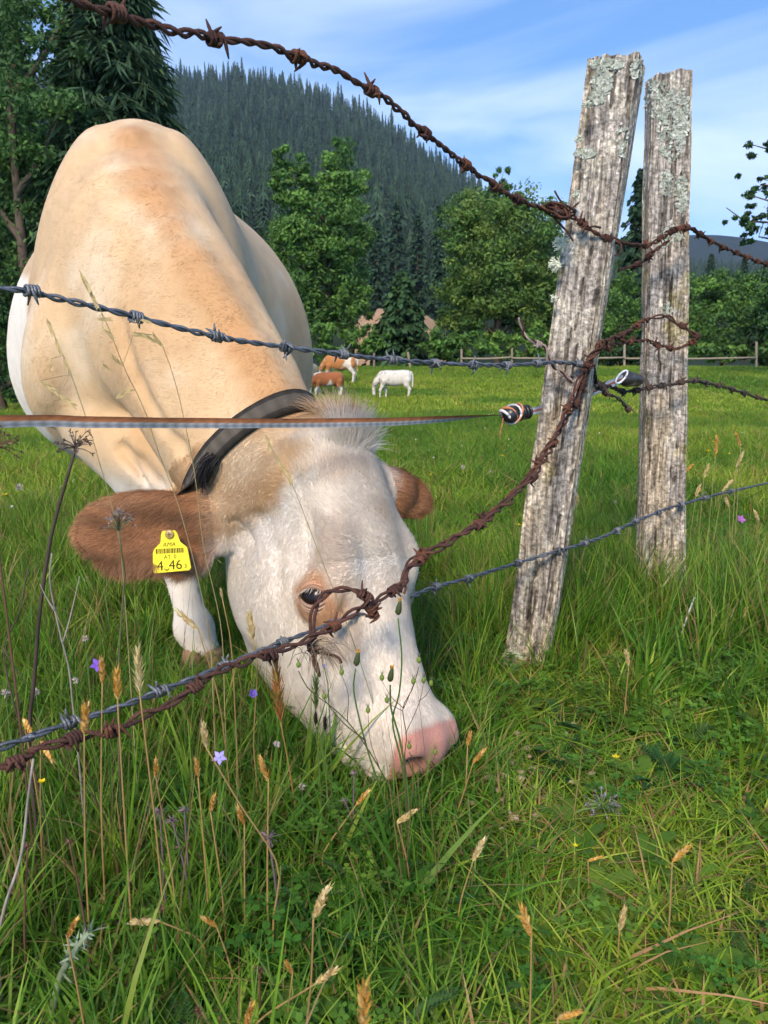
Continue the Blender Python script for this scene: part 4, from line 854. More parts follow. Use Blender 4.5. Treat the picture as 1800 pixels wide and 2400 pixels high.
# left side: tall spruce and the leafy trees in front of it
spruce('spruce_tree', 'tall dark spruce with drooping branches rising behind the cow at upper left', 285, -330, 15.5, 430, 1, 4.2, ((.030, .058, .030), (.040, .074, .034)), tw=.011)
spruce('spruce_tree', 'dark spruce at the left picture edge behind the leafy tree', 30, -260, 22, 360, 2, 2.4, tw=.02)
dec_tree('leafy_tree', 'large leafy tree with bare twiggy top at the left picture edge', 60, 15, [(40, 270, 130, 130), (150, 300, 90, 90), (90, 480, 120, 150), (10, 650, 100, 140), (-90, 320, 110, 200), (120, 90, 110, 90), (30, 30, 90, 80)], 'lefty', 340, 60, .065, 3, None, .16)
dec_tree('dark_shrub', 'dark leafy shrub in the shade left of the cow', 0, 14, [(-10, 700, 80, 120), (60, 780, 90, 80), (-100, 640, 120, 170)], 'dark', 90, 50, .08, 4)
dec_tree('dark_shrub', 'dark undergrowth shrub hidden behind the back of the cow', 450, 24, [(420, 600, 90, 120), (500, 680, 100, 110), (560, 720, 80, 80), (400, 740, 90, 70)], 'dark', 110, 60, .14, 5)
# trees along the far edge of the pasture
FE = 'trees along the far edge of the pasture'
dec_tree('leafy_tree', 'tall double topped leafy tree standing right of the cow behind the calves', 715, 41, [(632, 395, 44, 85), (738, 395, 55, 85), (680, 480, 85, 70), (745, 520, 60, 70), (640, 560, 60, 80), (715, 620, 85, 70), (660, 680, 70, 60), (760, 655, 50, 60)], 'mid', 460, 90, .135, 10, FE, .2)
spruce('fir_tree', 'small bushy dark fir standing between the two large leafy trees', 868, 585, 40, 165, 11, 1.7, ((.030, .066, .026), (.042, .085, .030)), FE, .02, .06)
dec_tree('leafy_tree', 'broad leafy tree with yellowish leaves just left of the leaning post', 1075, 43, [(1050, 470, 90, 70), (1120, 500, 80, 80), (1010, 560, 65, 90), (1090, 600, 100, 90), (1000, 660, 60, 70), (1160, 640, 70, 90), (1070, 700, 110, 50)], 'yellow', 470, 90, .135, 12, FE, .2)
dec_tree('leafy_tree', 'slender loose crowned tree rising above the broad tree left of the post', 1095, 52, [(1085, 390, 22, 34), (1110, 420, 34, 30), (1070, 425, 30, 26)], 'mid', 40, 30, .17, 13, FE, .1)
spruce('spruce_tree', 'single dark spruce seen between the two fence posts', 1370, 350, 62, 190, 14, 1.5, group=FE, tw=.05)
dec_tree('leafy_tree', 'low leafy tree seen in the gap between the two fence posts', 1335, 46, [(1300, 690, 60, 80), (1360, 660, 50, 80), (1330, 730, 70, 50)], 'mid', 110, 80, .14, 15, FE)
dec_tree('leafy_tree', 'low round leafy tree right of the upright fence post', 1560, 45, [(1540, 640, 75, 60), (1610, 620, 70, 55), (1560, 710, 90, 60), (1650, 680, 70, 90), (1500, 720, 50, 50)], 'mid', 240, 80, .14, 16, FE)
dec_tree('leafy_tree', 'dark leafy tree at the right picture edge below the branch', 1700, 40, [(1700, 620, 80, 120), (1640, 740, 80, 50), (1720, 720, 90, 80)], 'dark', 150, 55, .17, 17, FE)
dec_tree('leafy_tree', 'tree reaching into the picture from the right edge with thin leafy branches', 1900, 26, [(1640, 390, 40, 26), (1650, 475, 60, 26), (1595, 468, 42, 14), (1640, 505, 50, 16), (1650, 310, 34, 22), (1640, 430, 40, 18), (1760, 420, 90, 120), (1860, 350, 120, 160)], 'dark', 300, 40, .10, 18, None, .18)
for i, (lb, x, lobes, pal) in enumerate([
    ('low shrub behind the far fence right of the fir', 985, [(960, 745, 45, 35), (1010, 750, 45, 32)], 'mid'),
    ('low shrub behind the far fence under the broad tree', 1110, [(1080, 750, 50, 30), (1140, 752, 45, 30), (1180, 740, 40, 40)], 'light'),
    ('low shrub at the field edge behind the brown calves', 720, [(690, 740, 50, 45), (760, 750, 50, 38), (800, 735, 40, 40)], 'mid'),
    ('low shrub at the field edge between the fence posts', 1340, [(1300, 762, 45, 24), (1370, 762, 45, 24)], 'dark'),
    ('tall weeds and shrub at the field edge right of the upright post', 1560, [(1520, 765, 50, 22), (1600, 765, 55, 24), (1660, 760, 40, 30)], 'mid'),
    ('dark shrub at the field edge below the fir', 860, [(830, 755, 45, 28), (900, 755, 50, 28)], 'dark')]):
    dec_tree('field_shrub', lb, x, 38.5 + i * .3, lobes, pal, 60, 42, .16, 40 + i, 'shrubs at the field edge', .04)
# spruces of the lower forest edge, behind the leafy trees
for i, (x, ty, Y, w, lb) in enumerate([
    (450, 470, 95, 95, 'forest edge spruce just right of the withers of the cow'), (520, 440, 110, 90, 'forest edge spruce above the back of the cow'), (575, 480, 90, 90, 'forest edge spruce left of the double topped tree'),
    (815, 470, 100, 80, 'forest edge spruce right of the double topped tree'), (855, 430, 115, 85, 'tall forest edge spruce above the small fir'), (900, 455, 105, 80, 'forest edge spruce right above the small fir'), (945, 440, 100, 85, 'forest edge spruce left of the broad yellowish tree'),
    (985, 420, 120, 80, 'tall forest edge spruce behind the broad yellowish tree'), (1185, 520, 110, 80, 'forest edge spruce beside the leaning post'), (1230, 545, 120, 80, 'forest edge spruce mostly hidden by the leaning post'), (1440, 560, 140, 70, 'forest edge spruce hidden by the upright post'), (1520, 545, 150, 60, 'small forest edge spruce right of the upright post'), (1590, 552, 150, 60, 'small forest edge spruce near the right picture edge')]):
    spruce('spruce_tree', lb, x, ty, Y, w, 60 + i, 1.0, ((.026, .054, .030), (.034, .066, .034)), 'spruces of the forest edge', tw=.07)
# ---------------------------------------------------------------- far fence
def far_post(x, y0, y1, Y, lean, label, w=.11):
    a = D(x, y1, Y); a[2] = float(gz(a[0], a[1])) - .05; top = D(x + lean, y0, Y); h = top[2] - a[2]
    mb = MB(); n = 8; rr = w / 2 * (1 + .12 * (RNG.random((6, n)) - .5)); zz = np.linspace(0, 1, 6)
    ang = np.arange(n) / n * 6.283; V = [[(top[0] - a[0]) * z + rr[i, k] * math.cos(ang[k]), rr[i, k] * math.sin(ang[k]), h * z] for i, z in enumerate(zz) for k in range(n)]
    mb.add(V, [[i * n + k, i * n + (k + 1) % n, (i + 1) * n + (k + 1) % n, (i + 1) * n + k] for i in range(5) for k in range(n)], [[40, 40 + k, 41 + k] for k in range(1, n - 1)], np.array([.30, .24, .17]) * random.uniform(.7, 1.1))
    o = obj('far_fence_post', mb.mesh('far_fence_post'), MATS['wood'], None, tuple(a)); tag(o, label, 'fence post', 'posts of the far pasture fence'); return a, top
fp = [far_post(x, y0, 796, 36.5, ln, lb) for x, y0, ln, lb in ((808, 762, 0, 'small far fence post just right of the brown and white calf'), (887, 760, -6, 'slanting far fence post above the back of the white calf'), (997, 754, 0, 'far fence post right of the white calf, left end of the rail'), (1106, 752, 0, 'far fence post under the broad leafy tree'), (1349, 738, 0, 'far fence post seen between the two near posts'), (1634, 738, 0, 'far fence post near the right picture edge'))]
for (p, q, lb) in ((2, 3, 'far wooden fence rail left of the leaning post'), (3, 4, 'far wooden fence rail passing behind the leaning post'), (4, 5, 'far wooden fence rail passing behind the upright post')):
    A, B = fp[p][1] * 1, fp[q][1] * 1; A[2] = fp[p][0][2] + .56; B[2] = fp[q][0][2] + .60; mb = MB(); pts = spline([A + [0, -.09, 0], (A + B) / 2 + [0, -.09, -.04], B + [0, -.09, 0]], 8); mb.tube(pts - A, .045, 7, (.27, .22, .16)); o = obj('fence_rail', mb.mesh('fence_rail', True), MATS['wood'], None, tuple(A)); tag(o, lb, 'fence rail', 'rails of the far pasture fence')
# ---------------------------------------------------------------- calves
def calf(label, px, py_feet, h_px, Y, heading, paint, scale=1.0, grazing=True, seed=0):
    """heading: angle of the nose direction, 0 = viewer's right"""
    base = D(px, py_feet, Y); base[2] = float(gz(base[0], base[1])); Hh = h_px * mpp(Y) * scale
    F = Field(np.arange(-.95, .75, .022), np.arange(-.28, .28, .022), np.arange(-.02, 1.12, .022))
    F.loft([0, 0, 0], np.eye(3), [(-.56, .86, .62, .10, 0), (-.48, .95, .52, .17, 0), (-.3, .97, .46, .20, 0), (0, .95, .42, .215, 0), (.3, .96, .46, .19, 0), (.44, .92, .52, .15, 0), (.52, .82, .6, .09, 0)], .05, 2.2)
    for sg in (-1, 1):
        F.chain([[-.42, .10 * sg, .62], [-.40, .11 * sg, .48], [-.50, .11 * sg, .34], [-.46, .11 * sg, .06], [-.45, .11 * sg, .02]], [.13, .085, .05, .033, .04], .04)
        st = .10 * sg; F.chain([[.36, .10 * sg, .60], [.38 + st * .3, .10 * sg, .42], [.38 + st, .10 * sg, .30], [.38 + st, .10 * sg, .05], [.39 + st, .10 * sg, .02]], [.11, .06, .043, .03, .038], .04)
    if grazing:
        F.chain([[.42, 0, .80], [.58, 0, .62], [.68, 0, .44]], [.13, .10, .085], .05); F.chain([[.66, 0, .46], [.70, 0, .34], [.68, 0, .16]], [.085, .075, .055], .03); ear = np.array([.63, 0, .47]); eyep = np.array([.745, 0, .36])
    else:
        F.chain([[.42, 0, .85], [.58, 0, .85], [.66, 0, .78]], [.12, .09, .08], .05); ear = np.array([.62, 0, .9]); eyep = np.array([.7, 0, .85])
    for sg in (-1, 1): F.ell(ear + [0, .11 * sg, .01], (.035, .075, .03), np.eye(3), .03)
    F.chain([[-.56, 0, .90], [-.61, 0, .78], [-.60, 0, .42]], [.03, .022, .03], .03)
    V, Q = surface_nets(F); V = relax(V, Q, 4)
    if vnormals(V, Q)[np.argmax(V[:, 2])][2] < 0: Q = Q[:, ::-1]
    C = paint(V); k = Hh / .97; V = V * k; c, s_ = math.cos(heading), math.sin(heading); V = np.stack([V[:, 0] * c - V[:, 1] * s_, V[:, 0] * s_ + V[:, 1] * c, V[:, 2]], 1)
    t = empty('calf', label, 'calf', tuple(base), 'young cattle grazing in the background'); me = mesh_np('body', V, Q, True); vcol(me, C); obj('body', me, MATS['hide'], t)
    for sg in (-1, 1):
        mb = MB(); p = (eyep + [-.03, .055 * sg, 0]) * k; p = np.array([p[0] * c - p[1] * s_, p[0] * s_ + p[1] * c, p[2]]); mb.ellipsoid(p, np.full(3, .018 * k), None, 8, 6); obj('eye', mb.mesh('eye', True), MATS['eyeball'], t)
    return t
def paint_patch(base, white, th, seed, sc=3.2, legs=True):
    base, white = np.array(base), np.array(white)
    def f(V):
        n = vnoise(V + 5, sc, seed, 2); m = smooth01(th - .03, th + .03, n)
        if legs: m = np.maximum(m, 1 - smooth01(.36, .46, V[:, 2] + .15 * (n - .5)))
        m = np.maximum(m, ((V[:, 0] > .66) & (V[:, 2] < .40)) * 1.0); return base + (white - base) * m[:, None]
    return f
WHT = (.74, .66, .56)
calf('small rust brown and white calf grazing at the front of the background group', 708, 866, 56, 21.5, R(200), paint_patch((.36, .12, .04), WHT, .62, 5))
calf('larger brown and white heifer standing behind the small brown calf', 735, 838, 60, 27, R(172), paint_patch((.46, .19, .06), WHT, .50, 11, 3.6))
calf('tan calf facing away at the left of the background group beside the cow', 672, 862, 60, 23.5, R(262), paint_patch((.48, .29, .13), (.55, .38, .2), .55, 8))
def spotted(V):
    n = vnoise(V + 3, 16, 3, 2); m = smooth01(.60, .66, n) * smooth01(-.15, .2, V[:, 0]); c = np.array([.60, .55, .48]) + (np.array([.24, .21, .19]) - [.60, .55, .48]) * m[:, None] * .8
    fc = ((V[:, 0] > .60) & (V[:, 2] < .56) & (V[:, 2] > .40)) * 1.0; return c + (np.array([.26, .20, .17]) - c) * fc[:, None] * .7
calf('white speckled calf grazing alone right of the brown calves', 852, 866, 62, 20.5, R(180), spotted)
# ---------------------------------------------------------------- the two near posts
m_, t_, b_, o_ = new_mat('weathered_wood')
vc = N(t_, 'ShaderNodeVertexColor', layer_name='Col'); tcn = N(t_, 'ShaderNodeTexCoord'); mpn = N(t_, 'ShaderNodeMapping'); mpn.inputs['Scale'].default_value = (160, 160, 7); t_.links.new(tcn.outputs['Object'], mpn.inputs[0])
n1 = N(t_, 'ShaderNodeTexNoise'); n1.inputs['Scale'].default_value = 1.0; n1.inputs['Detail'].default_value = 6; t_.links.new(mpn.outputs[0], n1.inputs[0])
n2 = N(t_, 'ShaderNodeTexNoise'); n2.inputs['Scale'].default_value = 95; n2.inputs['Detail'].default_value = 6; n2.inputs['Roughness'].default_value = .7; t_.links.new(tcn.outputs['Object'], n2.inputs[0])
r1 = N(t_, 'ShaderNodeMapRange'); r1.inputs['From Min'].default_value = .35; r1.inputs['From Max'].default_value = .62; r1.inputs['To Min'].default_value = .35; r1.inputs['To Max'].default_value = 1.25; t_.links.new(n1.outputs[0], r1.inputs[0])
r2 = N(t_, 'ShaderNodeMapRange'); r2.inputs['From Min'].default_value = .38; r2.inputs['From Max'].default_value = .58; r2.inputs['To Min'].default_value = .40; r2.inputs['To Max'].default_value = 1.2; t_.links.new(n2.outputs[0], r2.inputs[0])
mlt = N(t_, 'ShaderNodeMath', operation='MULTIPLY'); t_.links.new(r1.outputs[0], mlt.inputs[0]); t_.links.new(r2.outputs[0], mlt.inputs[1])
vm = N(t_, 'ShaderNodeVectorMath', operation='SCALE'); t_.links.new(vc.outputs[0], vm.inputs[0]); t_.links.new(mlt.outputs[0], vm.inputs['Scale']); t_.links.new(vm.outputs[0], b_.inputs['Base Color']); b_.inputs['Roughness'].default_value = .95; b_.inputs['Specular IOR Level'].default_value = .1
bp = N(t_, 'ShaderNodeBump'); bp.inputs['Strength'].default_value = .8; bp.inputs['Distance'].default_value = .006; t_.links.new(mlt.outputs[0], bp.inputs['Height']); t_.links.new(bp.outputs[0], b_.inputs['Normal'])
def post(name, label, base, top, wid, dep, yaw, taper, seed, crust, top_slope=0.0):
    r = np.random.default_rng(seed); ax = unit(top - base); H = np.linalg.norm(top - base) + .25; b0 = base - ax * .25; fx = np.array([math.cos(yaw), math.sin(yaw), 0]); fx = unit(fx - ax * (fx @ ax)); fy = np.cross(ax, fx)
    per = []; nside = 22
    for (x0, y0), (x1, y1) in zip([(-1, -1), (1, -1), (1, 1), (-1, 1)], [(1, -1), (1, 1), (-1, 1), (-1, -1)]):
        for k in range(nside): t = k / nside; per.append((x0 + (x1 - x0) * t, y0 + (y1 - y0) * t))
    per = np.array(per); ln = np.linalg.norm(per, axis=1); per = per / np.maximum(1, (np.abs(per) ** 14).sum(1) ** (1 / 14))[:, None]; m = len(per); rows = 170; V = np.zeros((rows, m, 3)); C = np.zeros((rows, m, 3)); arc = np.arange(m) / m
    for i in range(rows):
        z = i / (rows - 1); hw = wid / 2 * (1 - taper * (1 - z) * .0 - taper * z) * (1 + .03 * math.sin(z * 5 + seed)); hd = dep / 2 * (1 - taper * z)
        a = np.stack([arc * m / 3.2, np.full(m, z * H * 2.2), np.full(m, seed)], 1); g = vnoise(a * [1, 1, 1], 1, seed, 3); a2 = np.stack([arc * m / 1.1, np.full(m, z * H * 5), np.full(m, seed + 3.)], 1); g2 = vnoise(a2, 1, seed + 1, 2)
        crack = -1.0 * (np.abs(g - .5) < .022); disp = (.010 * (g - .5) + .006 * (g2 - .5) + .006 * crack); q = per * [hw, hd]; q = q * (1 + disp / np.linalg.norm(q, axis=1))[:, None]
        zz = z * H
        if i >= rows - 6: zz = zz + .004 * (g - .5) * (i - rows + 7) + top_slope * per[:, 0] * ((i - rows + 6) / 6)
        V[i] = b0 + fx * q[:, :1] + fy * q[:, 1:] + ax * (np.zeros(m) + zz)[:, None]
        grey, warm, dark = np.array([.58, .50, .42]), np.array([.64, .51, .36]), np.array([.20, .16, .13])
        w_ = vnoise(np.stack([arc * m / 8, np.full(m, z * H * 3), np.full(m, 2. + seed)], 1), 1, seed + 5, 3)[:, None]; c = grey + (warm - grey) * smooth01(.4, .65, w_); c = c + (dark - c) * smooth01(.56, .75, 1 - g2)[:, None] * .8
        lich = smooth01(crust, crust + .12, vnoise(V[i], 26, seed + 9, 3))[:, None]; c = c + (np.array([.74, .64, .50]) - c) * lich * .8
        yl = smooth01(.64, .72, vnoise(V[i], 13, seed + 21, 3))[:, None]; c = c + (np.array([.42, .34, .10]) - c) * yl * .55
        C[i] = c * (.35 + .65 * (crack[:, None] > -.5))
    k0, k1 = np.meshgrid(np.arange(rows - 1), np.arange(m), indexing='ij'); k2 = (k1 + 1) % m; Q = np.stack([k0 * m + k1, k0 * m + k2, (k0 + 1) * m + k2, (k0 + 1) * m + k1], -1).reshape(-1, 4)
    Vf = V.reshape(-1, 3); top_c = V[-1].mean(0) - ax * .006; Vf = np.vstack([Vf, top_c]); T = [[(rows - 1) * m + k, (rows - 1) * m + (k + 1) % m, len(Vf) - 1] for k in range(m)]
    t = empty(name, label, 'fence post', tuple(base)); me = mesh_np('timber', Vf - base, [Q, np.array(T)], False); vcol(me, np.vstack([C.reshape(-1, 3), [.4, .36, .3]])); obj('timber', me, MATS['weathered_wood'], t)
    bv = BVHTree.FromPolygons([tuple(v) for v in Vf], [tuple(int(i) for i in q) for q in Q]); return t, bv
P1b, P1t = ground_at(1138, 1440), D(1331, 138, 1.83)
post1, bv1 = post('leaning_fence_post', 'weathered lichen spotted wooden post leaning to the right, nearest to the cow', P1b, P1t, .103, .085, R(-24), -.05, 3, .47, .004)
P2b, P2t = ground_at(1425, 1305), D(1443, 172, 2.36)
post2, bv2 = post('upright_fence_post', 'weathered upright wooden post with grey lichen behind the leaning post', P2b, P2t, .128, .11, R(-8), .13, 8, .58, .003)
def surf(bv, x, y, lift=.0):
    q = D(x, y, 1.5) - np.array([0, 0, CAM_H]); h = bv.ray_cast(Vector((0, 0, CAM_H)), Vector(unit(q))); return (np.array(h[0]) - unit(q) * lift, np.array(h[1])) if h[0] is not None else (None, None)
def lichen(par, bv, spots, label, cols, size, flat=True, seed=0):
    """each clump of lichen is one part made of many tiny curled lobes"""
    r = np.random.default_rng(seed); org = np.array(par.location)
    for (x, y, rx, ry, n) in spots:
        mb = MB(); any_ = False
        for k in range(n):
            a = r.uniform(0, 6.28); q = math.sqrt(r.random()); p, nr = surf(bv, x + rx * q * math.cos(a), y + ry * q * math.sin(a), 0)
            if p is None: continue
            any_ = True; nr = unit(nr) if nr @ np.array([0, -1, 0]) > 0 else -unit(nr); u = unit(np.cross(nr, r.normal(0, 1, 3))); w = np.cross(nr, u); s_ = size * r.uniform(.5, 1.3); c = np.array(cols[r.integers(len(cols))]) * r.uniform(.75, 1.15)
            p = p + nr * r.uniform(0, size * (.5 if flat else 2.2))
            ring = [p + (u * math.cos(t) * s_ + w * math.sin(t) * s_) * (1 + .35 * math.sin(3 * t + k)) + nr * s_ * (.25 + .35 * math.sin(2 * t + k)) for t in np.arange(7) / 7 * 6.283]
            mb.add([p] + ring, None, [[0, 1 + j, 1 + (j + 1) % 7] for j in range(7)], c)
        if any_:
            o = mb.build('lichen', MATS['matte'], par, True); o.data.transform(Matrix.Translation(Vector(-org))); o['kind'] = 'stuff'
GL = [(.34, .36, .29), (.44, .45, .37), (.25, .27, .21), (.52, .52, .44)]
lichen(post1, bv1, [(1310, 140, 36, 10, 240), (1300, 178, 22, 30, 230), (1290, 210, 16, 14, 90), (1265, 332, 22, 9, 100), (1375, 150, 10, 20, 50), (1345, 300, 12, 40, 30)], '', GL, .0042, True, 1)
lichen(post1, bv1, [(1108, 1425, 20, 22, 140)], '', [(.55, .56, .44), (.45, .47, .33)], .005, False, 2)
lichen(post2, bv2, [(1425, 215, 34, 42, 260), (1450, 290, 30, 60, 320), (1475, 250, 14, 60, 160), (1440, 395, 16, 28, 120), (1472, 420, 14, 40, 120), (1455, 505, 26, 16, 120), (1430, 520, 14, 14, 90), (1440, 672, 13, 18, 70), (1410, 185, 10, 12, 40)], '', GL, .0044, True, 3)
# bushy pale lichen tufts hanging from the edge of the leaning post
for (x, y, n, s_) in ((1206, 525, 110, .020), (1193, 572, 110, .018), (1187, 645, 25, .010), (1243, 300, 30, .014), (1236, 420, 20, .012), (1262, 225, 24, .014)):
    mb = MB(); c0 = D(x + 10, y, 1.745)
    for k in range(n):
        d_ = unit(RNG.normal(0, 1, 3) + [-.9, -.3, -.1]); p1 = c0 + d_ * s_ * random.uniform(.4, 1); mb.tube([c0 + RNG.normal(0, .003, 3), (c0 + p1) / 2 + RNG.normal(0, .002, 3), p1], [.0014, .0012, .0007], 3, np.array([.62, .62, .48]) * random.uniform(.75, 1.1))
        d2 = unit(d_ + RNG.normal(0, .7, 3)); mb.tube([p1, p1 + d2 * s_ * .3], [.001, .0007], 3, np.array([.66, .66, .52]))
    o = mb.build('lichen_tuft', MATS['matte'], post1); o.data.transform(Matrix.Translation(-Vector(post1.location))); o['kind'] = 'stuff'
# ---------------------------------------------------------------- barbed wire
def wire_path(pts):
    """(x, y) or (x, y, Y); missing depths are filled so that 1/Y runs straight along the path"""
    xy = np.array([p[:2] for p in pts], float); s_ = np.r_[0, np.cumsum(np.linalg.norm(np.diff(xy, axis=0), axis=1))]; k = [i for i, p in enumerate(pts) if len(p) > 2]
    inv = np.interp(s_, s_[k], [1 / pts[i][2] for i in k]); P = np.array([D(a, b, 1 / q) for (a, b), q in zip(xy, inv)])
    if xy[0, 0] < 115 and xy[0, 1] < 1700 and len(P) > 6:      # strands that leave the picture at the left run on to the next post
        d_ = unit(P[0] - P[1]) * [1, 1, .25]; P = np.vstack([P[0] + d_ * 1.5, P[0] + d_ * .5, P])
    if xy[-1, 0] > 1660: d_ = unit(P[-1] - P[-2]) * [1, 1, .4]; P = np.vstack([P, P[-1] + d_ * .8, P[-1] + d_ * 2.2])
    return P
def barb_mesh(seed, wr, col, spike):
    r = np.random.default_rng(seed); mb = MB()
    for x0, ph in ((-wr * 1.6, 0), (wr * 2.2, 2.0)):
        t = np.linspace(0, 2 * math.pi * 1.75, 22); cr_ = wr * 2.55; coil = np.stack([x0 + wr * 1.75 * t / (2 * math.pi), cr_ * np.cos(t + ph), cr_ * np.sin(t + ph)], 1)
        def tang(k, sg): d_ = unit(np.array([r.normal(0, .3), -math.sin(t[k] + ph) * sg, math.cos(t[k] + ph) * sg])); return d_
        d0, d1 = tang(0, -1), tang(-1, 1); L_ = spike * r.uniform(.75, 1.1); L2 = spike * r.uniform(.75, 1.1)
        pts = np.vstack([coil[0] + d0 * L_, coil[0] + d0 * L_ * .5, coil, coil[-1] + d1 * L2 * .5, coil[-1] + d1 * L2]); rad = np.r_[wr * .35, wr * .85, np.full(22, wr * .9), wr * .85, wr * .35]
        mb.tube(pts, rad, 6, np.array(col) * r.uniform(.8, 1.2))
    return mb.mesh('barb', True)
RUST = [np.array(c) for c in ((.105, .046, .032), (.078, .036, .028), (.14, .056, .032))]; ZINC = [np.array(c) for c in ((.15, .16, .18), (.11, .12, .14), (.17, .175, .185))]; DARK = [np.array(c) for c in ((.08, .055, .045), (.06, .05, .045), (.10, .06, .045))]
def barbed_wire(name, label, pts, wr, pitch, pal, mat, barbs, group=None, sep=1.0, spike=.019, seed=0, wob=0.0):
    P = wire_path(pts); r = np.random.default_rng(seed); ln = np.linalg.norm(np.diff(P, axis=0), axis=1).sum(); n = int(ln / (pitch / 9)) + 8; C = spline(P, n)
    if wob: C = C + np.stack([(vnoise(np.stack([np.arange(n) * pitch / 9 * 40, np.full(n, j * 9.), np.full(n, seed)], 1), 1, seed) - .5) * wob for j in range(3)], 1)
    tg = np.gradient(C, axis=0); tg /= np.linalg.norm(tg, axis=1)[:, None]; u = np.cross(tg, [.1, .2, 1.]); u /= np.linalg.norm(u, axis=1)[:, None]; w = np.cross(tg, u); s_ = np.arange(n) * ln / n; ph = s_ / pitch * 2 * math.pi + .6 * np.sin(s_ * 23 + seed)
    t = empty(name, label, 'barbed wire' if barbs else 'wire', tuple(C[0]), group)
    for k in (0, 1):
        mb = MB(); off = wr * sep * (1 + .25 * np.sin(s_ * 31 + seed)); pos = C + u * (np.cos(ph + k * math.pi) * off)[:, None] + w * (np.sin(ph + k * math.pi) * off)[:, None]; cc = pal[k] * (.7 + .6 * vnoise(np.stack([s_ * 60, s_ * 0 + k, s_ * 0], 1), 1, seed + k, 2))[:, None]
        mb.tube(pos - C[0], wr, 7, cc); obj('strand', mb.mesh('strand', True), MATS[mat], t)
    var = [barb_mesh(seed * 10 + q, wr, pal[2 if mat != 'rust' else q % 3], spike) for q in range(3)]
    sc2 = project(C)
    for bi, (bx, by) in enumerate(barbs):
        k = int(np.argmin(np.hypot(sc2[:, 0] - bx, sc2[:, 1] - by))); a = r.uniform(0, 6.28); uu = u[k] * math.cos(a) + w[k] * math.sin(a); ww = np.cross(tg[k], uu)
        o = obj('barb', var[bi % 3], MATS[mat], t); M = Matrix(((tg[k][0], uu[0], ww[0]), (tg[k][1], uu[1], ww[1]), (tg[k][2], uu[2], ww[2]))).to_4x4(); M.translation = Vector(C[k] - C[0]); o.matrix_local = M
    return t, C
def single_wire(name, label, pts, wr, col, mat, parent=None, n=40, cat='wire'):
    P = wire_path(pts); C = spline(P, n); mb = MB(); mb.tube(C - C[0], wr, 6, np.asarray(col) * (.7 + .6 * RNG.random((n, 1))))
    o = obj(name, mb.mesh(name, True), MATS[mat], parent, tuple(C[0] - (np.array(parent.location) if parent else 0)))
    if parent is None: tag(o, label, cat)
    return o
WA, CA = barbed_wire('barbed_wire', 'rusty top barbed wire sagging across the sky from upper left to both posts', [(110, -22, .84), (240, 25), (350, 60), (455, 80), (560, 98), (640, 122), (720, 150), (800, 195), (860, 236), (915, 287), (1000, 352), (1070, 403), (1140, 440), (1205, 462, 1.73), (1240, 472, 1.745), (1290, 506, 1.75), (1330, 522, 1.80), (1400, 530, 2.14), (1450, 500, 2.15), (1490, 492, 2.18), (1520, 512, 2.45), (1580, 542), (1675, 580, 3.1)], .0027, .045, RUST, 'rust', [(245, 26), (455, 80), (635, 122), (797, 193), (913, 285), (1003, 356), (1068, 402), (1115, 430), (1218, 468), (1250, 482), (1310, 515), (1395, 530), (1425, 515), (1445, 502), (1462, 497), (1482, 493), (1510, 505), (1535, 520), (1560, 533), (1590, 546), (1612, 554), (1635, 564), (1655, 572)], 'rusty barbed wires', 1.05, .019, 1, .004)
# tangle where the top wire is tied off at the leaning post
for k in range(9):
    c0 = np.array([1207 + RNG.normal(0, 5), 453 + RNG.normal(0, 5)]); tt = np.linspace(0, 6.28 * random.uniform(1, 1.6), 14); a0 = random.uniform(0, 6.28); rx, ry = random.uniform(14, 32), random.uniform(6, 15)
    single_wire('tie_loop', '', [(c0[0] + rx * math.cos(a0 + q), c0[1] + ry * math.sin(a0 + q) + 8 * math.cos(a0 + q), 1.69 + .025 * math.sin(a0 + q + k)) for q in tt], .0023, RUST[k % 3], 'rust', WA, 60)
for pts in ([(1195, 468, 1.70), (1215, 490, 1.69), (1225, 500, 1.69), (1238, 520, 1.69)], [(1215, 440, 1.70), (1205, 425, 1.69), (1198, 412, 1.69)], [(1230, 455, 1.70), (1250, 438, 1.70)], [(1330, 520, 1.78), (1342, 530, 1.77), (1338, 548, 1.77), (1328, 552, 1.77)], [(1265, 495, 1.74), (1282, 489, 1.71), (1297, 492, 1.74)]):
    single_wire('wire_end', '', pts, .0023, RUST[1], 'rust', WA, 16)
barbed_wire('barbed_wire', 'short rusty barbed wire end hanging down left from the upright post', [(1445, 520, 2.13), (1410, 545, 2.12), (1385, 568, 2.15), (1335, 585, 2.1)], .0027, .05, RUST, 'rust', [(1378, 568), (1405, 548)], 'rusty barbed wires', 1.05, .017, 12)
WB, CB = barbed_wire('barbed_wire', 'grey galvanised barbed wire crossing in front of the body of the cow', [(-14, 622, .98), (55, 630), (140, 648), (285, 682), (465, 727), (610, 749), (735, 765), (840, 777), (935, 784), (1020, 788), (1095, 789), (1165, 785), (1215, 783, 1.70), (1285, 790, 1.735)], .0025, .055, ZINC, 'zinc', [(60, 628), (286, 683), (465, 727), (610, 749), (738, 765), (843, 777), (935, 784), (1020, 788), (1093, 789), (1160, 785), (1245, 784)], None, 1.02, .020, 2)
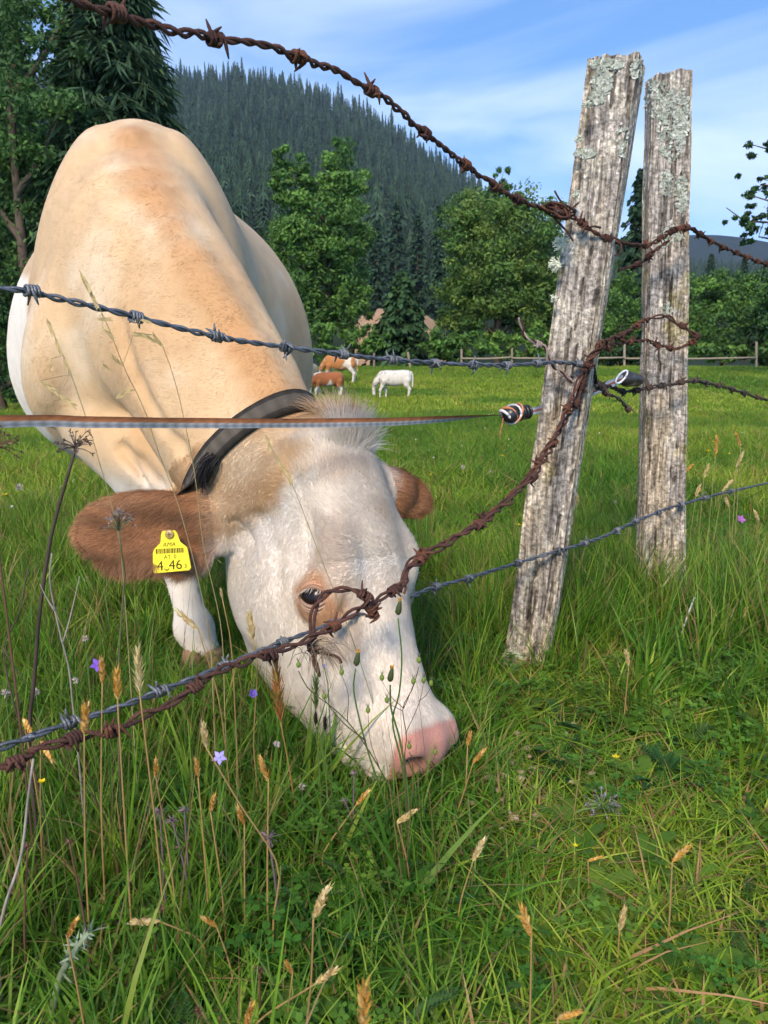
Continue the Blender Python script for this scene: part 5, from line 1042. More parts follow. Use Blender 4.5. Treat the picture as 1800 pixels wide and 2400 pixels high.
WD, CD = barbed_wire('barbed_wire', 'thick rusty low barbed wire rising past the face of the cow to the leaning post', [(-14, 1668, .80), (60, 1626), (140, 1596), (240, 1580), (350, 1528), (420, 1482), (500, 1440), (570, 1414), (650, 1386), (715, 1356), (780, 1316), (850, 1275), (900, 1215), (1030, 1136), (1130, 1052), (1190, 966), (1235, 882, 1.70), (1262, 820, 1.71), (1280, 768, 1.71), (1300, 742, 1.72), (1345, 725, 1.9), (1395, 692, 2.12), (1440, 684, 2.13), (1470, 702, 2.14), (1508, 728, 2.16)], .0027, .075, RUST, 'rust', [(18, 1652), (145, 1594), (240, 1578), (420, 1482), (575, 1412), (715, 1356), (795, 1305), (850, 1275), (905, 1212), (1030, 1134), (1150, 1030), (1195, 960), (1240, 874), (1256, 836), (1272, 790), (1295, 748), (1340, 726), (1375, 703), (1470, 703), (1500, 724)], 'rusty barbed wires', 1.5, .018, 3, .006)
barbed_wire('barbed_wire', 'second rusty barbed wire twisted along the thick low one below the leaning post', [(868, 1282, 1.30), (884, 1220, 1.33), (920, 1192), (1010, 1142), (1110, 1062), (1170, 985), (1215, 905), (1245, 840, 1.69), (1268, 790, 1.70), (1290, 760, 1.71), (1330, 745, 1.85), (1400, 737, 2.12), (1432, 748, 2.13), (1462, 752, 2.14), (1506, 732, 2.16)], .0024, .06, RUST[::-1], 'rust', [(905, 1200), (1040, 1122), (1160, 1000), (1225, 888), (1262, 800), (1310, 752), (1360, 742), (1415, 740), (1445, 752), (1490, 742)], 'rusty barbed wires', 1.2, .018, 13, .006)
# the loop and loose ends in front of the eye
lp, CL = barbed_wire('barbed_wire', 'rusty barbed wire loop standing up in front of the eye of the cow', [(690, 1460, 1.10), (678, 1420, 1.10), (674, 1375, 1.095), (678, 1320), (705, 1282), (750, 1273), (785, 1285), (800, 1310), (806, 1330), (790, 1330, 1.14)], .0026, .06, RUST, 'rust', [(778, 1283), (678, 1402), (798, 1322)], 'rusty barbed wires', 1.05, .017, 4)
single_wire('wire_end', '', [(683, 1410, 1.10), (705, 1412, 1.095), (730, 1420, 1.09), (737, 1432, 1.09)], .0024, RUST[0], 'rust', lp, 16)
WE, CE = barbed_wire('barbed_wire', 'grey galvanised low barbed wire running under the muzzle line past both posts', [(-14, 1620, .82), (60, 1594), (150, 1562), (250, 1530), (340, 1496), (480, 1440), (605, 1390), (715, 1348), (860, 1300), (940, 1268), (1010, 1250), (1115, 1217, 1.66), (1205, 1190, 1.71), (1290, 1165), (1370, 1128), (1440, 1100, 2.12), (1500, 1082), (1560, 1066), (1680, 1038, 2.9)], .0024, .06, ZINC, 'zinc', [(145, 1566), (340, 1496), (480, 1440), (605, 1390), (715, 1350), (860, 1300), (940, 1268), (1010, 1250), (1115, 1217), (1205, 1190), (1262, 1172), (1330, 1148), (1372, 1130), (1420, 1108), (1470, 1092), (1520, 1078), (1580, 1062)], None, 1.02, .018, 5)
barbed_wire('barbed_wire', 'dark barbed wire running from the leaning post to the upright post and off right', [(1288, 835, 1.78), (1320, 836, 1.95), (1350, 846, 2.1), (1390, 840, 2.13), (1440, 832, 2.14), (1495, 824, 2.2), (1530, 828, 2.45), (1570, 838), (1610, 850), (1680, 868, 3.0)], .0026, .045, DARK, 'rust', [(1300, 835), (1345, 844), (1370, 842), (1400, 838), (1425, 834), (1470, 828), (1500, 824), (1525, 830), (1550, 834), (1580, 842), (1605, 849), (1635, 858)], None, 1.05, .017, 6, .004)
barbed_wire('barbed_wire', 'short dark barbed wire end hanging between the posts', [(1268, 770, 1.74), (1282, 795, 1.76), (1290, 830, 1.8), (1310, 850, 1.84), (1335, 860, 1.86), (1357, 884, 1.88)], .0022, .05, DARK, 'zinc', [(1288, 828), (1305, 848), (1355, 882)], None, 1.05, .016, 7)
barbed_wire('barbed_wire', 'short twisted rusty wire end sticking up left of the leaning post', [(1120, 686, 1.66), (1128, 705, 1.665), (1135, 728, 1.67), (1160, 742, 1.68), (1178, 750, 1.685), (1184, 775, 1.69), (1205, 800, 1.70), (1240, 828, 1.705)], .0022, .05, [np.array([.36, .28, .24]), RUST[1], RUST[0]], 'rust', [(1158, 742)], 'rusty barbed wires', 1.05, .013, 8)
# dry roots and grass caught on the wire
mb = MB(); c0 = D(690, 1392, 1.09)
for k in range(60):
    p = c0 + np.array([RNG.normal(0, .014), RNG.normal(0, .006), RNG.normal(0, .006) - .004]); d_ = unit(np.array([random.uniform(-.6, 1.2), random.uniform(-.3, .3), random.uniform(-.9, .25)])); L_ = random.uniform(.012, .05)
    mb.tube(spline([p, p + d_ * L_ * .5 + [0, 0, .004], p + d_ * L_ + [.004, 0, -.014]], 5), np.linspace(.0007, .0003, 5), 3, np.array([.42, .33, .23]) * random.uniform(.5, 1.2), False)
o = mb.build('dry_grass_wisp', MATS['straw'], None, False, c0); tag(o, 'wisp of dry roots and grass caught on the rusty wire below the eye', 'dry grass')
# ---------------------------------------------------------------- fence tape and insulators
tp = wire_path([(-14, 911, .93), (200, 912), (420, 914), (640, 914), (840, 911), (960, 905), (1040, 899), (1088, 897, 1.655)]); n = 300; C = spline(tp, n); tg = np.gradient(C, axis=0); tg /= np.linalg.norm(tg, axis=1)[:, None]; q = project(C)[:, 0] / 1088.0
tw = R(8) + .10 * np.sin(q * 26) + R(70) * smooth01(.78, 1.0, q); up_ = np.array([0, 0, 1.]) - tg * tg[:, 2:3]; up_ /= np.linalg.norm(up_, axis=1)[:, None]; sd_ = np.cross(tg, up_); nv_ = up_ * np.cos(tw)[:, None] + sd_ * np.sin(tw)[:, None]; hw = .0078
rows = np.array([-1, -.55, -.1, .15, .6, 1.0]); V = np.concatenate([C + nv_ * hw * t for t in rows]); cols = np.array([[.40, .39, .39], [.25, .25, .25], [.42, .39, .37], [.46, .17, .06], [.34, .12, .045], [.24, .085, .04]])
Cc = np.concatenate([np.tile(c, (n, 1)) * (.75 + .45 * ((np.arange(n) % 2) if i < 3 else RNG.random(n)))[:, None] for i, c in enumerate(cols)])
Q = [[i * n + k, i * n + k + 1, (i + 1) * n + k + 1, (i + 1) * n + k] for i in range(5) for k in range(n - 1)]
tape = empty('fence_tape', 'faded orange and white electric fence tape stretched across the neck of the cow', 'fence tape', tuple(C[0])); mb = MB(); mb.add(V - C[0], Q, None, Cc); obj('ribbon', mb.mesh('ribbon'), MATS['matte'], tape)
def lathe(mb, A, B, prof, sides=16, col=(.02, .02, .022)):
    A, B = np.asarray(A), np.asarray(B); pts = np.array([A + (B - A) * t for t, _ in prof]); mb.tube(pts, [r_ for _, r_ in prof], sides, col)
iA, iB = D(1088, 898, 1.655), D(1160, 886, 1.70)
ins = empty('insulator', 'black ribbed plastic insulator knotted to the tape left of the leaning post', 'insulator', tuple(iA)); A, B = iA - iA, iB - iA
mb = MB(); lathe(mb, A, B, [(0, .004), (.06, .013), (.14, .0185), (.24, .0195), (.33, .016), (.36, .010), (.40, .010), (.43, .0185), (.50, .017)]); obj('knob', mb.mesh('knob', True), MATS['plastic'], ins)
for k in range(3):
    mb = MB(); a = .50 + .10 * k; lathe(mb, A, B, [(a, .012), (a + .01, .0165), (a + .06, .0160 - .001 * k), (a + .085, .0105)]); obj('rib', mb.mesh('rib', True), MATS['plastic'], ins)
for k in range(4):
    tt = np.linspace(0, 6.283, 16); ax_ = unit(B - A); u_2 = unit(np.cross(ax_, [0, 0, 1])); w_2 = np.cross(ax_, u_2); ce = A + (B - A) * (.05 + .10 * k); rd = [.012, .0165, .0205, .021][k]; pts = ce + u_2 * (np.cos(tt) * rd)[:, None] + w_2 * (np.sin(tt) * rd)[:, None] + ax_ * (.010 * np.sin(tt + k))[:, None]
    mb = MB(); mb.tube(pts, .0032 if k < 2 else .0024, 6, ((.62, .58, .56), (.46, .17, .07), (.60, .56, .54), (.50, .20, .09))[k]); obj('knot_loop', mb.mesh('knot_loop', True), MATS['matte'], tape).location = Vector(iA - C[0])
o = single_wire('loose_thread', '', [(1087, 902, 1.65), (1084, 920, 1.648), (1079, 945, 1.65)], .0013, (.42, .16, .08), 'matte', tape, 10)
def strap_piece(name, label, pts, hw, parent=None):
    P = wire_path(pts); n = 24; C = spline(P, n); tg = np.gradient(C, axis=0); tg /= np.linalg.norm(tg, axis=1)[:, None]; u = np.array([0, -.25, 1.]) - tg * (tg @ np.array([0, -.25, 1.]))[:, None]; u /= np.linalg.norm(u, axis=1)[:, None]; rw = [-1, -.4, -.2, .2, .4, 1]; cs = [(.55, .55, .58), (.66, .64, .64), (.50, .12, .08), (.60, .20, .13), (.66, .64, .64), (.40, .40, .46)]
    mb = MB(); mb.add(np.concatenate([C + u * hw * t for t in rw]) - C[0], [[i * n + k, i * n + k + 1, (i + 1) * n + k + 1, (i + 1) * n + k] for i in range(5) for k in range(n - 1)], None, np.concatenate([np.tile(c, (n, 1)) for c in cs])); o = obj(name, mb.mesh(name), MATS['matte'], parent, tuple(C[0] - (np.array(parent.location) if parent else 0)))
    if not parent: tag(o, label, 'fence tape')
    return o
strap_piece('tape_strap', '', [(1138, 892, 1.69), (1160, 886, 1.71), (1185, 880, 1.86)], .0085, ins)
strap_piece('tape_strap', 'short red and white tape strap between the leaning and the upright post', [(1240, 866, 1.86), (1290, 842, 1.90), (1345, 818, 1.98)], .011)
jA, jB = D(1336, 816, 1.96), D(1386, 822, 2.15); j2 = empty('insulator', 'dark insulator with a bright metal ring beside the upright post', 'insulator', tuple(jA)); A, B = jA - jA, jB - jA
mb = MB(); lathe(mb, A + (B - A) * .2, B, [(0, .010), (.1, .020), (.3, .021), (.4, .014), (.5, .019), (.62, .014), (.72, .018), (.85, .012), (1, .010)], 14, (.035, .03, .03)); obj('knob', mb.mesh('knob', True), MATS['plastic'], j2)
tt = np.linspace(0, 6.283, 22); pts = np.stack([.004 + .010 * np.cos(tt) + .010 * np.sin(tt), -.012 + 0 * tt, .002 + .016 * np.sin(tt)], 1); mb = MB(); mb.tube(pts, .0028, 7, (.72, .72, .75)); obj('metal_ring', mb.mesh('metal_ring', True), MATS['zinc'], j2)
# ---------------------------------------------------------------- single meadow plants
def Dh(x, y, z):
    """the point of height z above the ground seen at (x, y) of the view, below the horizon"""
    v = (1200 - y * DS) / FPX; dy_ = cP + v * sP; dz_ = -sP + v * cP; return D(x, y, dy_ * (CAM_H - z) / -dz_)
GOLD = [np.array(c) for c in ((.72, .42, .10), (.80, .54, .20), (.64, .34, .07))]; PALE = [np.array(c) for c in ((.78, .60, .28), (.84, .68, .38), (.70, .50, .22))]; BROWN = [np.array(c) for c in ((.16, .085, .05), (.22, .12, .07), (.12, .07, .05))]
def head_spike(mb, base, d, L_, wd, cols, n=34, awn=True):
    d = unit(d); a0 = RNG.random() * 6; u = unit(np.cross(d, [.3, .5, .2])); w = np.cross(d, u); mb.tube([base, base + d * L_ * .9], [.0009, .0004], 4, cols[0] * .8)
    for k in range(n):
        t = (k + .5) / n * .86; a = a0 + k * 2.4; o_ = u * math.cos(a) + w * math.sin(a); env = (math.sin(math.pi * min(1, t * .8 + .22))) ** .7; c = cols[RNG.integers(len(cols))] * random.uniform(.75, 1.2)
        p = base + d * L_ * t; dd = unit(d * 1.0 + o_ * random.uniform(.30, .5) * env); ln = L_ * random.uniform(.20, .30)
        mb.leaf(p + o_ * wd * .10, dd, np.cross(dd, np.cross(o_, dd)) + RNG.normal(0, .2, 3), ln, wd * .42 * env + .0008, c, .08, 3)
        if awn and k % 3 == 0: mb.tube([p + dd * ln * .7, p + dd * ln * 1.5], [.0003, .0001], 3, c, False)
def stem_to_ground(pts3, bend=.0):
    p = pts3[-1].copy(); g = p.copy(); g[2] = 0
    if p[2] > .02: g[0] += bend; return np.vstack([pts3, (p + g) / 2 + [bend * .2, 0, 0], g])
    return np.asarray(pts3)
GG = 'ripe grass heads in the meadow'
def grass_head(label, head, tip, z=None, Y=None, stem=(), cols=GOLD, wpx=20, name='seed_grass', group=GG, n=34, srad=.0011, scol=(.42, .27, .10), cat='grass stalk'):
    """head: view position of the foot of the seed head; tip: of its tip; stem: more view points downwards"""
    b = Dh(*head, z) if Y is None else D(*head, Y); Yd = b[1]; tp_ = D(tip[0], tip[1], Yd - .004); S = [b] + [D(x, y, Yd + .01 * (i + 1)) for i, (x, y) in enumerate(stem)]
    S = [p for p in S if p[2] > .0] or [b]; S = stem_to_ground(np.array(S), random.uniform(-.02, .02)); org = S[-1] * [1, 1, 0]; t = empty(name, label, cat, tuple(org), group)
    mb = MB(); head_spike(mb, b - org, tp_ - b, np.linalg.norm(tp_ - b), wpx * mpp(Yd), cols, n); obj('seed_head', mb.mesh('seed_head'), MATS['straw'], t)
    mb = MB(); C = spline(S - org, 14) if len(S) > 2 else S - org; mb.tube(C, np.linspace(srad * .8, srad * 1.3, len(C)), 5, scol); obj('stem', mb.mesh('stem', True), MATS['straw'], t); return t
heads = [
 ('large golden grass head standing against the low wires at left', (182, 1585), (186, 1515), .30, 28, GOLD, []), ('golden grass head second from the left above the low wires', (254, 1515), (251, 1442), .34, 20, GOLD, []), ('tall pale grass head above the low wires left of the hoof', (302, 1500), (296, 1395), .36, 17, PALE, []),
 ('orange grass head beside the dark purple bellflower', (221, 1475), (219, 1420), .34, 18, GOLD, []), ('golden grass head hanging under the low wires at far left', (50, 1550), (72, 1592), .26, 18, GOLD, []), ('golden grass head below the far left wires leaning right', (88, 1600), (116, 1648), .24, 18, GOLD, []),
 ('pale grass head standing left of the open lilac bellflower', (446, 1616), (438, 1562), .30, 19, PALE, [(520, 1740), (600, 1870)]), ('orange grass head curving above the dry seed clusters', (580, 1690), (562, 1636), .24, 20, GOLD, []), ('small orange grass head right below the lilac bellflower', (455, 1755), (462, 1718), .20, 16, GOLD, []),
 ('thin orange grass head left of the lilac bellflower', (428, 1680), (423, 1638), .24, 14, GOLD, []), ('orange grass head left of the grey dry umbel', (528, 1782), (512, 1742), .18, 17, GOLD, []), ('bright straw coloured grass head upright in the lower middle', (677, 1985), (708, 1915), .20, 24, PALE, [(672, 2120)]),
 ('straw grass head lying sideways in the lower left', (345, 1990), (280, 1992), .10, 20, PALE, [(430, 2030)]), ('small orange grass head beside the sideways straw one', (468, 2002), (436, 1980), .10, 17, GOLD, []), ('pale golden grass head below the muzzle of the cow', (858, 1778), (897, 1750), .12, 20, PALE, [(800, 1960)]),
 ('pale grass head right below the muzzle in the short grass', (1022, 1860), (1046, 1812), .11, 18, PALE, []), ('dark orange grass head in the lower right middle', (1148, 2025), (1124, 1955), .16, 18, GOLD, []), ('orange grass head leaning right at the right side', (1452, 1862), (1490, 1825), .13, 19, GOLD, []),
 ('large blurred golden grass head at the bottom edge', (782, 2230), (790, 2120), .30, 26, GOLD, []), ('straw grass head lying low near the bottom edge', (680, 2126), (728, 2092), .12, 18, PALE, [(560, 2205)]), ('golden grass head cut by the bottom edge left of the middle', (528, 2225), (544, 2170), .16, 20, GOLD, []), ('orange grass head at the bottom edge right of the middle', (1205, 2200), (1255, 2185), .22, 24, GOLD, []),
 ('upper of two orange grass heads just right of the muzzle', (1010, 1612), (1016, 1580), .13, 15, GOLD, [(1004, 1760)]), ('lower of two orange grass heads just right of the muzzle', (1022, 1648), (1048, 1618), .12, 16, GOLD, [(985, 1760)]), ('golden grass head left below the chin of the cow', (770, 1738), (796, 1708), .13, 17, GOLD, [(700, 1840)]),
 ('thin orange grass head between the low wires and the bellflower', (337, 1680), (336, 1640), .25, 14, GOLD, []), ('brown grass head above the woolly grey stalk', (145, 2025), (166, 1985), .18, 18, GOLD, []), ('small brown grass head near the bottom middle', (632, 2105), (618, 2078), .09, 14, GOLD, []),
 ('small pale grass head in front of the jaw of the cow', (546, 1385), (538, 1320), None, 22, PALE, [(556, 1440), (548, 1600)]), ('pale drooping grass head crossing the front leg of the cow', (428, 1360), (378, 1316), None, 16, PALE, [(470, 1500)]), ('tiny green grass head left of the jaw of the cow', (480, 1292), (477, 1272), None, 10, PALE, [(500, 1400)]),
 ('orange dried grass head beneath the leaning post', (1358, 1440), (1352, 1402), .14, 12, PALE, []), ('straw head in the grass below the lower right dry flower', (1338, 2010), (1350, 1960), .06, 15, PALE, []), ('brown straw in the lower right corner grass', (1270, 1860), (1300, 1850), .06, 10, GOLD, [])]
for lb, hd, tp_, z, w_, cl, st in heads:
    grass_head(lb, hd, tp_, z, None if z is not None else 1.12, st, cl, w_)
for i, (x, y, dx_, dy_2, lb) in enumerate([(1545, 985, 4, -45, 'tallest straw grass head right of the upright post'), (1520, 1032, 12, -30, 'straw grass head close to the right of the upright post'), (1590, 1010, 16, -34, 'straw grass head leaning right beside the tallest one'), (1600, 965, -10, -30, 'straw grass head above the grey wire at right'), (1560, 1062, 22, -26, 'straw grass head crossing the grey wire at right'), (1503, 1072, 10, -26, 'low straw grass head at the foot of the upright post'), (1482, 1018, 16, -16, 'small straw grass head touching the upright post'), (1640, 1130, -10, -28, 'straw grass head at the right picture edge'), (1604, 1335, 10, -24, 'orange grass head low at the right picture edge'), (1648, 1345, 4, -26, 'outermost orange grass head low at the right edge'), (1575, 1095, -12, -30, 'bent straw grass head below the grey wire at right'), (1357, 1175, 4, -36, 'orange grass head between the feet of the two posts'), (1210, 1068, -4, -26, 'thin brown grass head behind the leaning post'), (1245, 1095, 3, -30, 'pale grass head just right of the leaning post')]):
    grass_head(lb, (x, y), (x + dx_, y + dy_2), None, 2.5 if y < 1200 else 1.9, [], PALE if i % 3 else GOLD, 11, n=24, srad=.0013, scol=(.35, .33, .12))
# tall brome stalks in front of the cow
def brome(label, pts, Y, spikes, col=(.46, .36, .17), tall=True):
    S = np.array([D(x, y, Y + .02 * i) for i, (x, y) in enumerate(pts)]); S = stem_to_ground(S); org = S[-1] * [1, 1, 0]; t = empty('brome_grass', label, 'grass stalk', tuple(org), 'tall brome stalks in front of the cow'); mb = MB(); C = spline(S - org, 30); mb.tube(C, np.linspace(.0006, .0012, 30), 4, col); obj('stem', mb.mesh('stem', True), MATS['straw'], t)
    for (x, y, dx_, dy_2) in spikes:
        mb = MB(); b = D(x, y, Y) - org; e = D(x + dx_, y + dy_2, Y - .004) - org; d_ = e - b; L_ = np.linalg.norm(d_); k0 = C[np.argmin(np.linalg.norm(C - b, axis=1))]; mb.tube([k0, b], .0004, 3, col, False)
        for k in range(9):
            q = k / 9; s_ = unit(np.cross(d_, [0, 1, 0])) * (1 if k % 2 else -1); mb.leaf(b + d_ * q * .8, unit(d_) + s_ * .28, [0, -1, 0.1], L_ * .36, .0032, np.array([.46, .34, .15]) * random.uniform(.7, 1.35), 0, 3)
        obj('spikelet', mb.mesh('spikelet'), MATS['straw'], t)
brome('tall dry brome stalk nodding across the upper shoulder of the cow', [(172, 585), (205, 645), (240, 720), (268, 795), (310, 880), (345, 985), (385, 1090), (430, 1260), (455, 1400)], 1.02, [(175, 590, 22, 45), (196, 632, 16, 36), (210, 690, 34, 0), (222, 705, 26, 30), (240, 800, -18, -12), (250, 860, 40, -22)])
brome('tall dry brome stalk at the left of the shoulder of the cow', [(100, 688), (122, 735), (150, 800), (185, 900), (215, 1000), (255, 1150), (270, 1300)], 1.0, [(102, 690, 14, 36), (120, 735, 14, 34), (138, 775, 14, 34), (110, 775, 4, 26), (88, 822, 40, 30), (128, 852, 40, 30)])
brome('dry brome stalk with drooping tip crossing the neck of the cow', [(290, 718), (325, 722), (350, 745), (375, 815), (392, 880), (420, 1020), (440, 1180), (478, 1360)], 1.05, [(345, 742, -34, -16), (325, 728, -40, -6), (352, 750, -24, -30), (305, 690, 22, 8), (265, 790, -30, -26)])
brome('thin brome stalk crossing the forehead and eye of the cow', [(574, 940), (590, 975), (612, 1010), (635, 1055), (668, 1140), (705, 1235), (735, 1310), (768, 1400), (800, 1500), (840, 1640)], 1.06, [(574, 938, 12, 40), (592, 978, 20, 36), (606, 1000, 20, 30), (618, 1012, 12, 36)], (.40, .38, .16))
# bellflowers
def bellflower(label, x, y, z, r_px, cols, openf, stem=()):
    b = Dh(x, y, z); org = b * [1, 1, 0] + np.array([random.uniform(-.01, .01), .03, 0]); t = empty('bellflower', label, 'flower', tuple(org), 'bellflowers'); mb = MB(); S = np.array([b, b + [.004, .012, -.03], [org[0], org[1], b[2] * .45], org]) - org; mb.tube(spline(S, 10), .0009, 4, (.10, .16, .04)); obj('stem', mb.mesh('stem', True), MATS['straw'], t)
    c = b - org; R_ = r_px * mpp(b[1]); ax_ = unit([.15, -.75, .55]); u = unit(np.cross(ax_, [0, 0, 1])); w = np.cross(ax_, u)
    for k in range(5):
        a = k * 1.2566 + .3; o_ = u * math.cos(a) + w * math.sin(a); d_ = unit(o_ * openf + ax_ * (1 - openf)); mb = MB(); mb.leaf(c + o_ * R_ * .08, d_, np.cross(d_, np.cross(ax_, d_)) + 1e-3, R_, R_ * .62, np.array(cols) * random.uniform(.85, 1.15), -.12, 4); obj('petal', mb.mesh('petal'), MATS['petal'], t)
    mb = MB(); mb.tube([c, c + ax_ * R_ * .4], [.0012, .0006], 5, (.55, .5, .62)); obj('pistil', mb.mesh('pistil'), MATS['petal'], t)
bellflower('dark violet bellflower above the low wires left of the front hoof', 211, 1436, .33, 17, (.22, .10, .55), .75); bellflower('violet closed bellflower below the wires left of the jaw', 547, 1500, .24, 17, (.26, .16, .62), .35); bellflower('open pale lilac bellflower below the low wires', 474, 1636, .25, 17, (.42, .36, .78), .92); bellflower('tiny violet bellflower bud in front of the muzzle bridge', 700, 1440, .30, 10, (.40, .36, .72), .15); bellflower('small purple flower right of the upright post', 1600, 1122, .22, 11, (.42, .14, .45), .7)
def small_flower(label, x, y, z, r_px, col, name='buttercup', group='yellow flowers in the meadow', n=5):
    b = Dh(x, y, z); org = b * [1, 1, 0]; t = empty(name, label, 'flower', tuple(org), group); mb = MB(); mb.tube([[0, 0, 0], [.003, 0, z * .5], [0, 0, z]], .0007, 4, (.12, .2, .04)); obj('stem', mb.mesh('stem'), MATS['straw'], t); R_ = r_px * mpp(b[1]); mb = MB(); mb.ellipsoid((0, 0, z), (R_ * .25,) * 3, None, 6, 4, np.array(col) * .7); obj('flower_centre', mb.mesh('flower_centre'), MATS['petal'], t)
    for k in range(n): a = k * 6.283 / n; d_ = unit([math.cos(a), math.sin(a), .45]); mb = MB(); mb.leaf(np.array([0, 0, z]), d_, [0, 0, 1], R_, R_ * .9, np.array(col) * random.uniform(.85, 1.1), .1, 3); obj('petal', mb.mesh('petal'), MATS['petal'], t)
YEL = (.80, .60, .02)
for lb, x, y, z, q in (('yellow flower below the low wires at far left', 90, 1690, .24, 12), ('yellow flower alone in the short grass right of the muzzle', 1330, 1637, .05, 11), ('small yellow flower with bent stem in the lower right', 1243, 1828, .06, 8), ('yellow flower in the grass at far left below the belly of the cow', 10, 1070, .15, 8), ('second yellow flower at far left below the belly', 45, 1052, .15, 7), ('yellow flower between the two posts above the grey wire', 1448, 1035, .15, 7), ('yellow flower left of the leaning post near the tape', 1085, 985, .15, 6), ('pair of yellow florets right of the upright post', 1530, 975, .2, 7), ('yellow flower in the pasture left of the leaning post', 1120, 1135, .1, 7)):
    small_flower(lb, x, y, z, q, YEL)
def clover_head(label, x, y, z, r_px, col):
    b = Dh(x, y, z); org = b * [1, 1, 0]; t = empty('clover_flower', label, 'flower', tuple(org), 'clover flowers'); mb = MB(); mb.tube([[0, 0, 0], [0, 0, z]], .0008, 4, (.14, .22, .06)); obj('stem', mb.mesh('stem'), MATS['straw'], t); mb = MB(); R_ = r_px * mpp(b[1])
    for k in range(40):
        d_ = unit(RNG.normal(0, 1, 3) + [0, 0, .35]); mb.leaf(np.array([0, 0, z]) + d_ * R_ * .25, d_, RNG.normal(0, 1, 3), R_ * random.uniform(.6, .9), R_ * .28, np.array(col) * random.uniform(.7, 1.15), .1, 2)
    o = obj('flower_head', mb.mesh('flower_head'), MATS['petal'], t)
CW = (.62, .52, .46)
for lb, x, y, z, q in (('pale clover flower right of the chain of orange grass heads', 652, 1700, .09, 10), ('pale clover flower below the jaw of the cow', 598, 1608, .12, 10), ('white clover flower left of the front hoof', 184, 1380, .2, 9), ('white clover flower beside the low wires at far left', 163, 1470, .22, 9), ('pinkish clover flower left above the low wires', 78, 1495, .2, 10), ('white clover flower at the far left edge', 12, 1498, .22, 11), ('pale clover flower in the grass below the ear', 185, 1250, .12, 8), ('white clover flower between the muzzle and the leaning post', 1222, 1585, .03, 7), ('white clover flower far below the tape at left', 42, 1052, .2, 10), ('pale clover flower in the pasture right of the head', 1000, 1010, .1, 6), ('tiny white flower left of the leaning post', 1060, 1020, .1, 5), ('tiny white flower between the posts', 1330, 1085, .1, 5)):
    clover_head(lb, x, y, z, q, CW)
# dry brown seed clusters
def dry_cluster(label, x, y, z, r_px, cols, n=26, dome=.5, stem=(), Y=None, srad=.0011, name='dry_flower', rays=True, scol=None):
    b = Dh(x, y, z) if Y is None else D(x, y, Y); S = [b] + [D(q, w_, b[1] + .01 * (i + 1)) for i, (q, w_) in enumerate(stem)]; S = stem_to_ground(np.array(S), random.uniform(-.02, .02)); org = S[-1] * [1, 1, 0]; t = empty(name, label, 'dry flower', tuple(org), 'dried flower heads'); sc_ = np.array(cols[0] if scol is None else scol); mb = MB(); mb.tube(spline(S - org, 16) if len(S) > 2 else S - org, np.linspace(srad, srad * 1.5, 16) if len(S) > 2 else srad, 5, sc_); obj('stem', mb.mesh('stem', True), MATS['straw'], t); mb = MB(); R_ = r_px * mpp(b[1]); c = b - org
    for k in range(n):
        d_ = unit(RNG.normal(0, 1, 3) * [1, .8, .5] + [0, 0, dome]); q = c + d_ * R_ * random.uniform(.6, 1)
        if rays: mb.tube([c, (c + q) / 2 + [0, 0, R_ * .08], q], [.0008, .0006, .0004], 3, sc_ * random.uniform(.8, 1.3), False)
        for j in range(4 if rays else 3): d2 = unit(RNG.normal(0, 1, 3) + d_); mb.leaf(q, d2, RNG.normal(0, 1, 3), R_ * random.uniform(.12, .28), R_ * .07, np.array(cols[RNG.integers(len(cols))]) * random.uniform(.7, 1.3), 0, 2)
    obj('seed_cluster', mb.mesh('seed_cluster'), MATS['straw'], t)
LIL = [np.array(c) for c in ((.22, .15, .17), (.30, .22, .24), (.16, .11, .11))]
dry_cluster('large dry umbel on a dark stalk in front of the chest of the cow', 163, 968, None, 44, [np.array([.10, .07, .055]), np.array([.15, .10, .08])], 26, .7, [(140, 1050), (110, 1160), (85, 1330), (75, 1460), (62, 1600)], .93, .0021)
dry_cluster('pale dry umbel in front of the brown ear', 257, 1146, None, 46, [np.array([.30, .24, .21]), np.array([.24, .19, .17])], 30, 1.1, [(262, 1190), (270, 1240), (262, 1340), (255, 1500)], .98, .0013, scol=(.16, .15, .07))
dry_cluster('dry umbel cut by the left picture edge', -5, 965, None, 50, BROWN, 22, .4, [(-12, 1100)], .9, .0012)
for lb, x, y, z, q, cl in (('left brown dry flower cluster in the lower left', 345, 1752, .17, 17, LIL), ('middle brown dry flower cluster in the lower left', 372, 1772, .16, 16, LIL), ('right brown dry flower cluster in the lower left', 398, 1752, .17, 16, LIL), ('grey dry umbel below the orange grass heads', 580, 1810, .15, 28, LIL), ('dark red dry flower head at the lower left', 346, 1965, .10, 15, BROWN), ('dry red brown flower head at the left edge', 60, 1830, .2, 16, BROWN), ('dry brown flower head near the bottom middle', 560, 2100, .09, 18, BROWN), ('dry brown flower head under the chin of the cow', 745, 1730, .08, 12, LIL), ('small dry flower head at the tip of the chin', 765, 1672, .12, 10, LIL), ('dry brown flower head left below the low wires', 150, 1820, .2, 14, BROWN), ('dark dry flower head in the lower left middle', 388, 1832, .12, 12, BROWN), ('brown dry flower left of the bottom edge head', 430, 2185, .1, 16, BROWN)):
    dry_cluster(lb, x, y, z, q, cl, 20, .3)
dry_cluster('lilac grey fading umbel lying in the short grass at right', 1300, 1742, .045, 40, [np.array([.24, .20, .25]), np.array([.33, .28, .33]), np.array([.17, .14, .15])], 46, .25, [(1240, 1760), (1235, 1840)], None, .0016, scol=(.16, .26, .07))
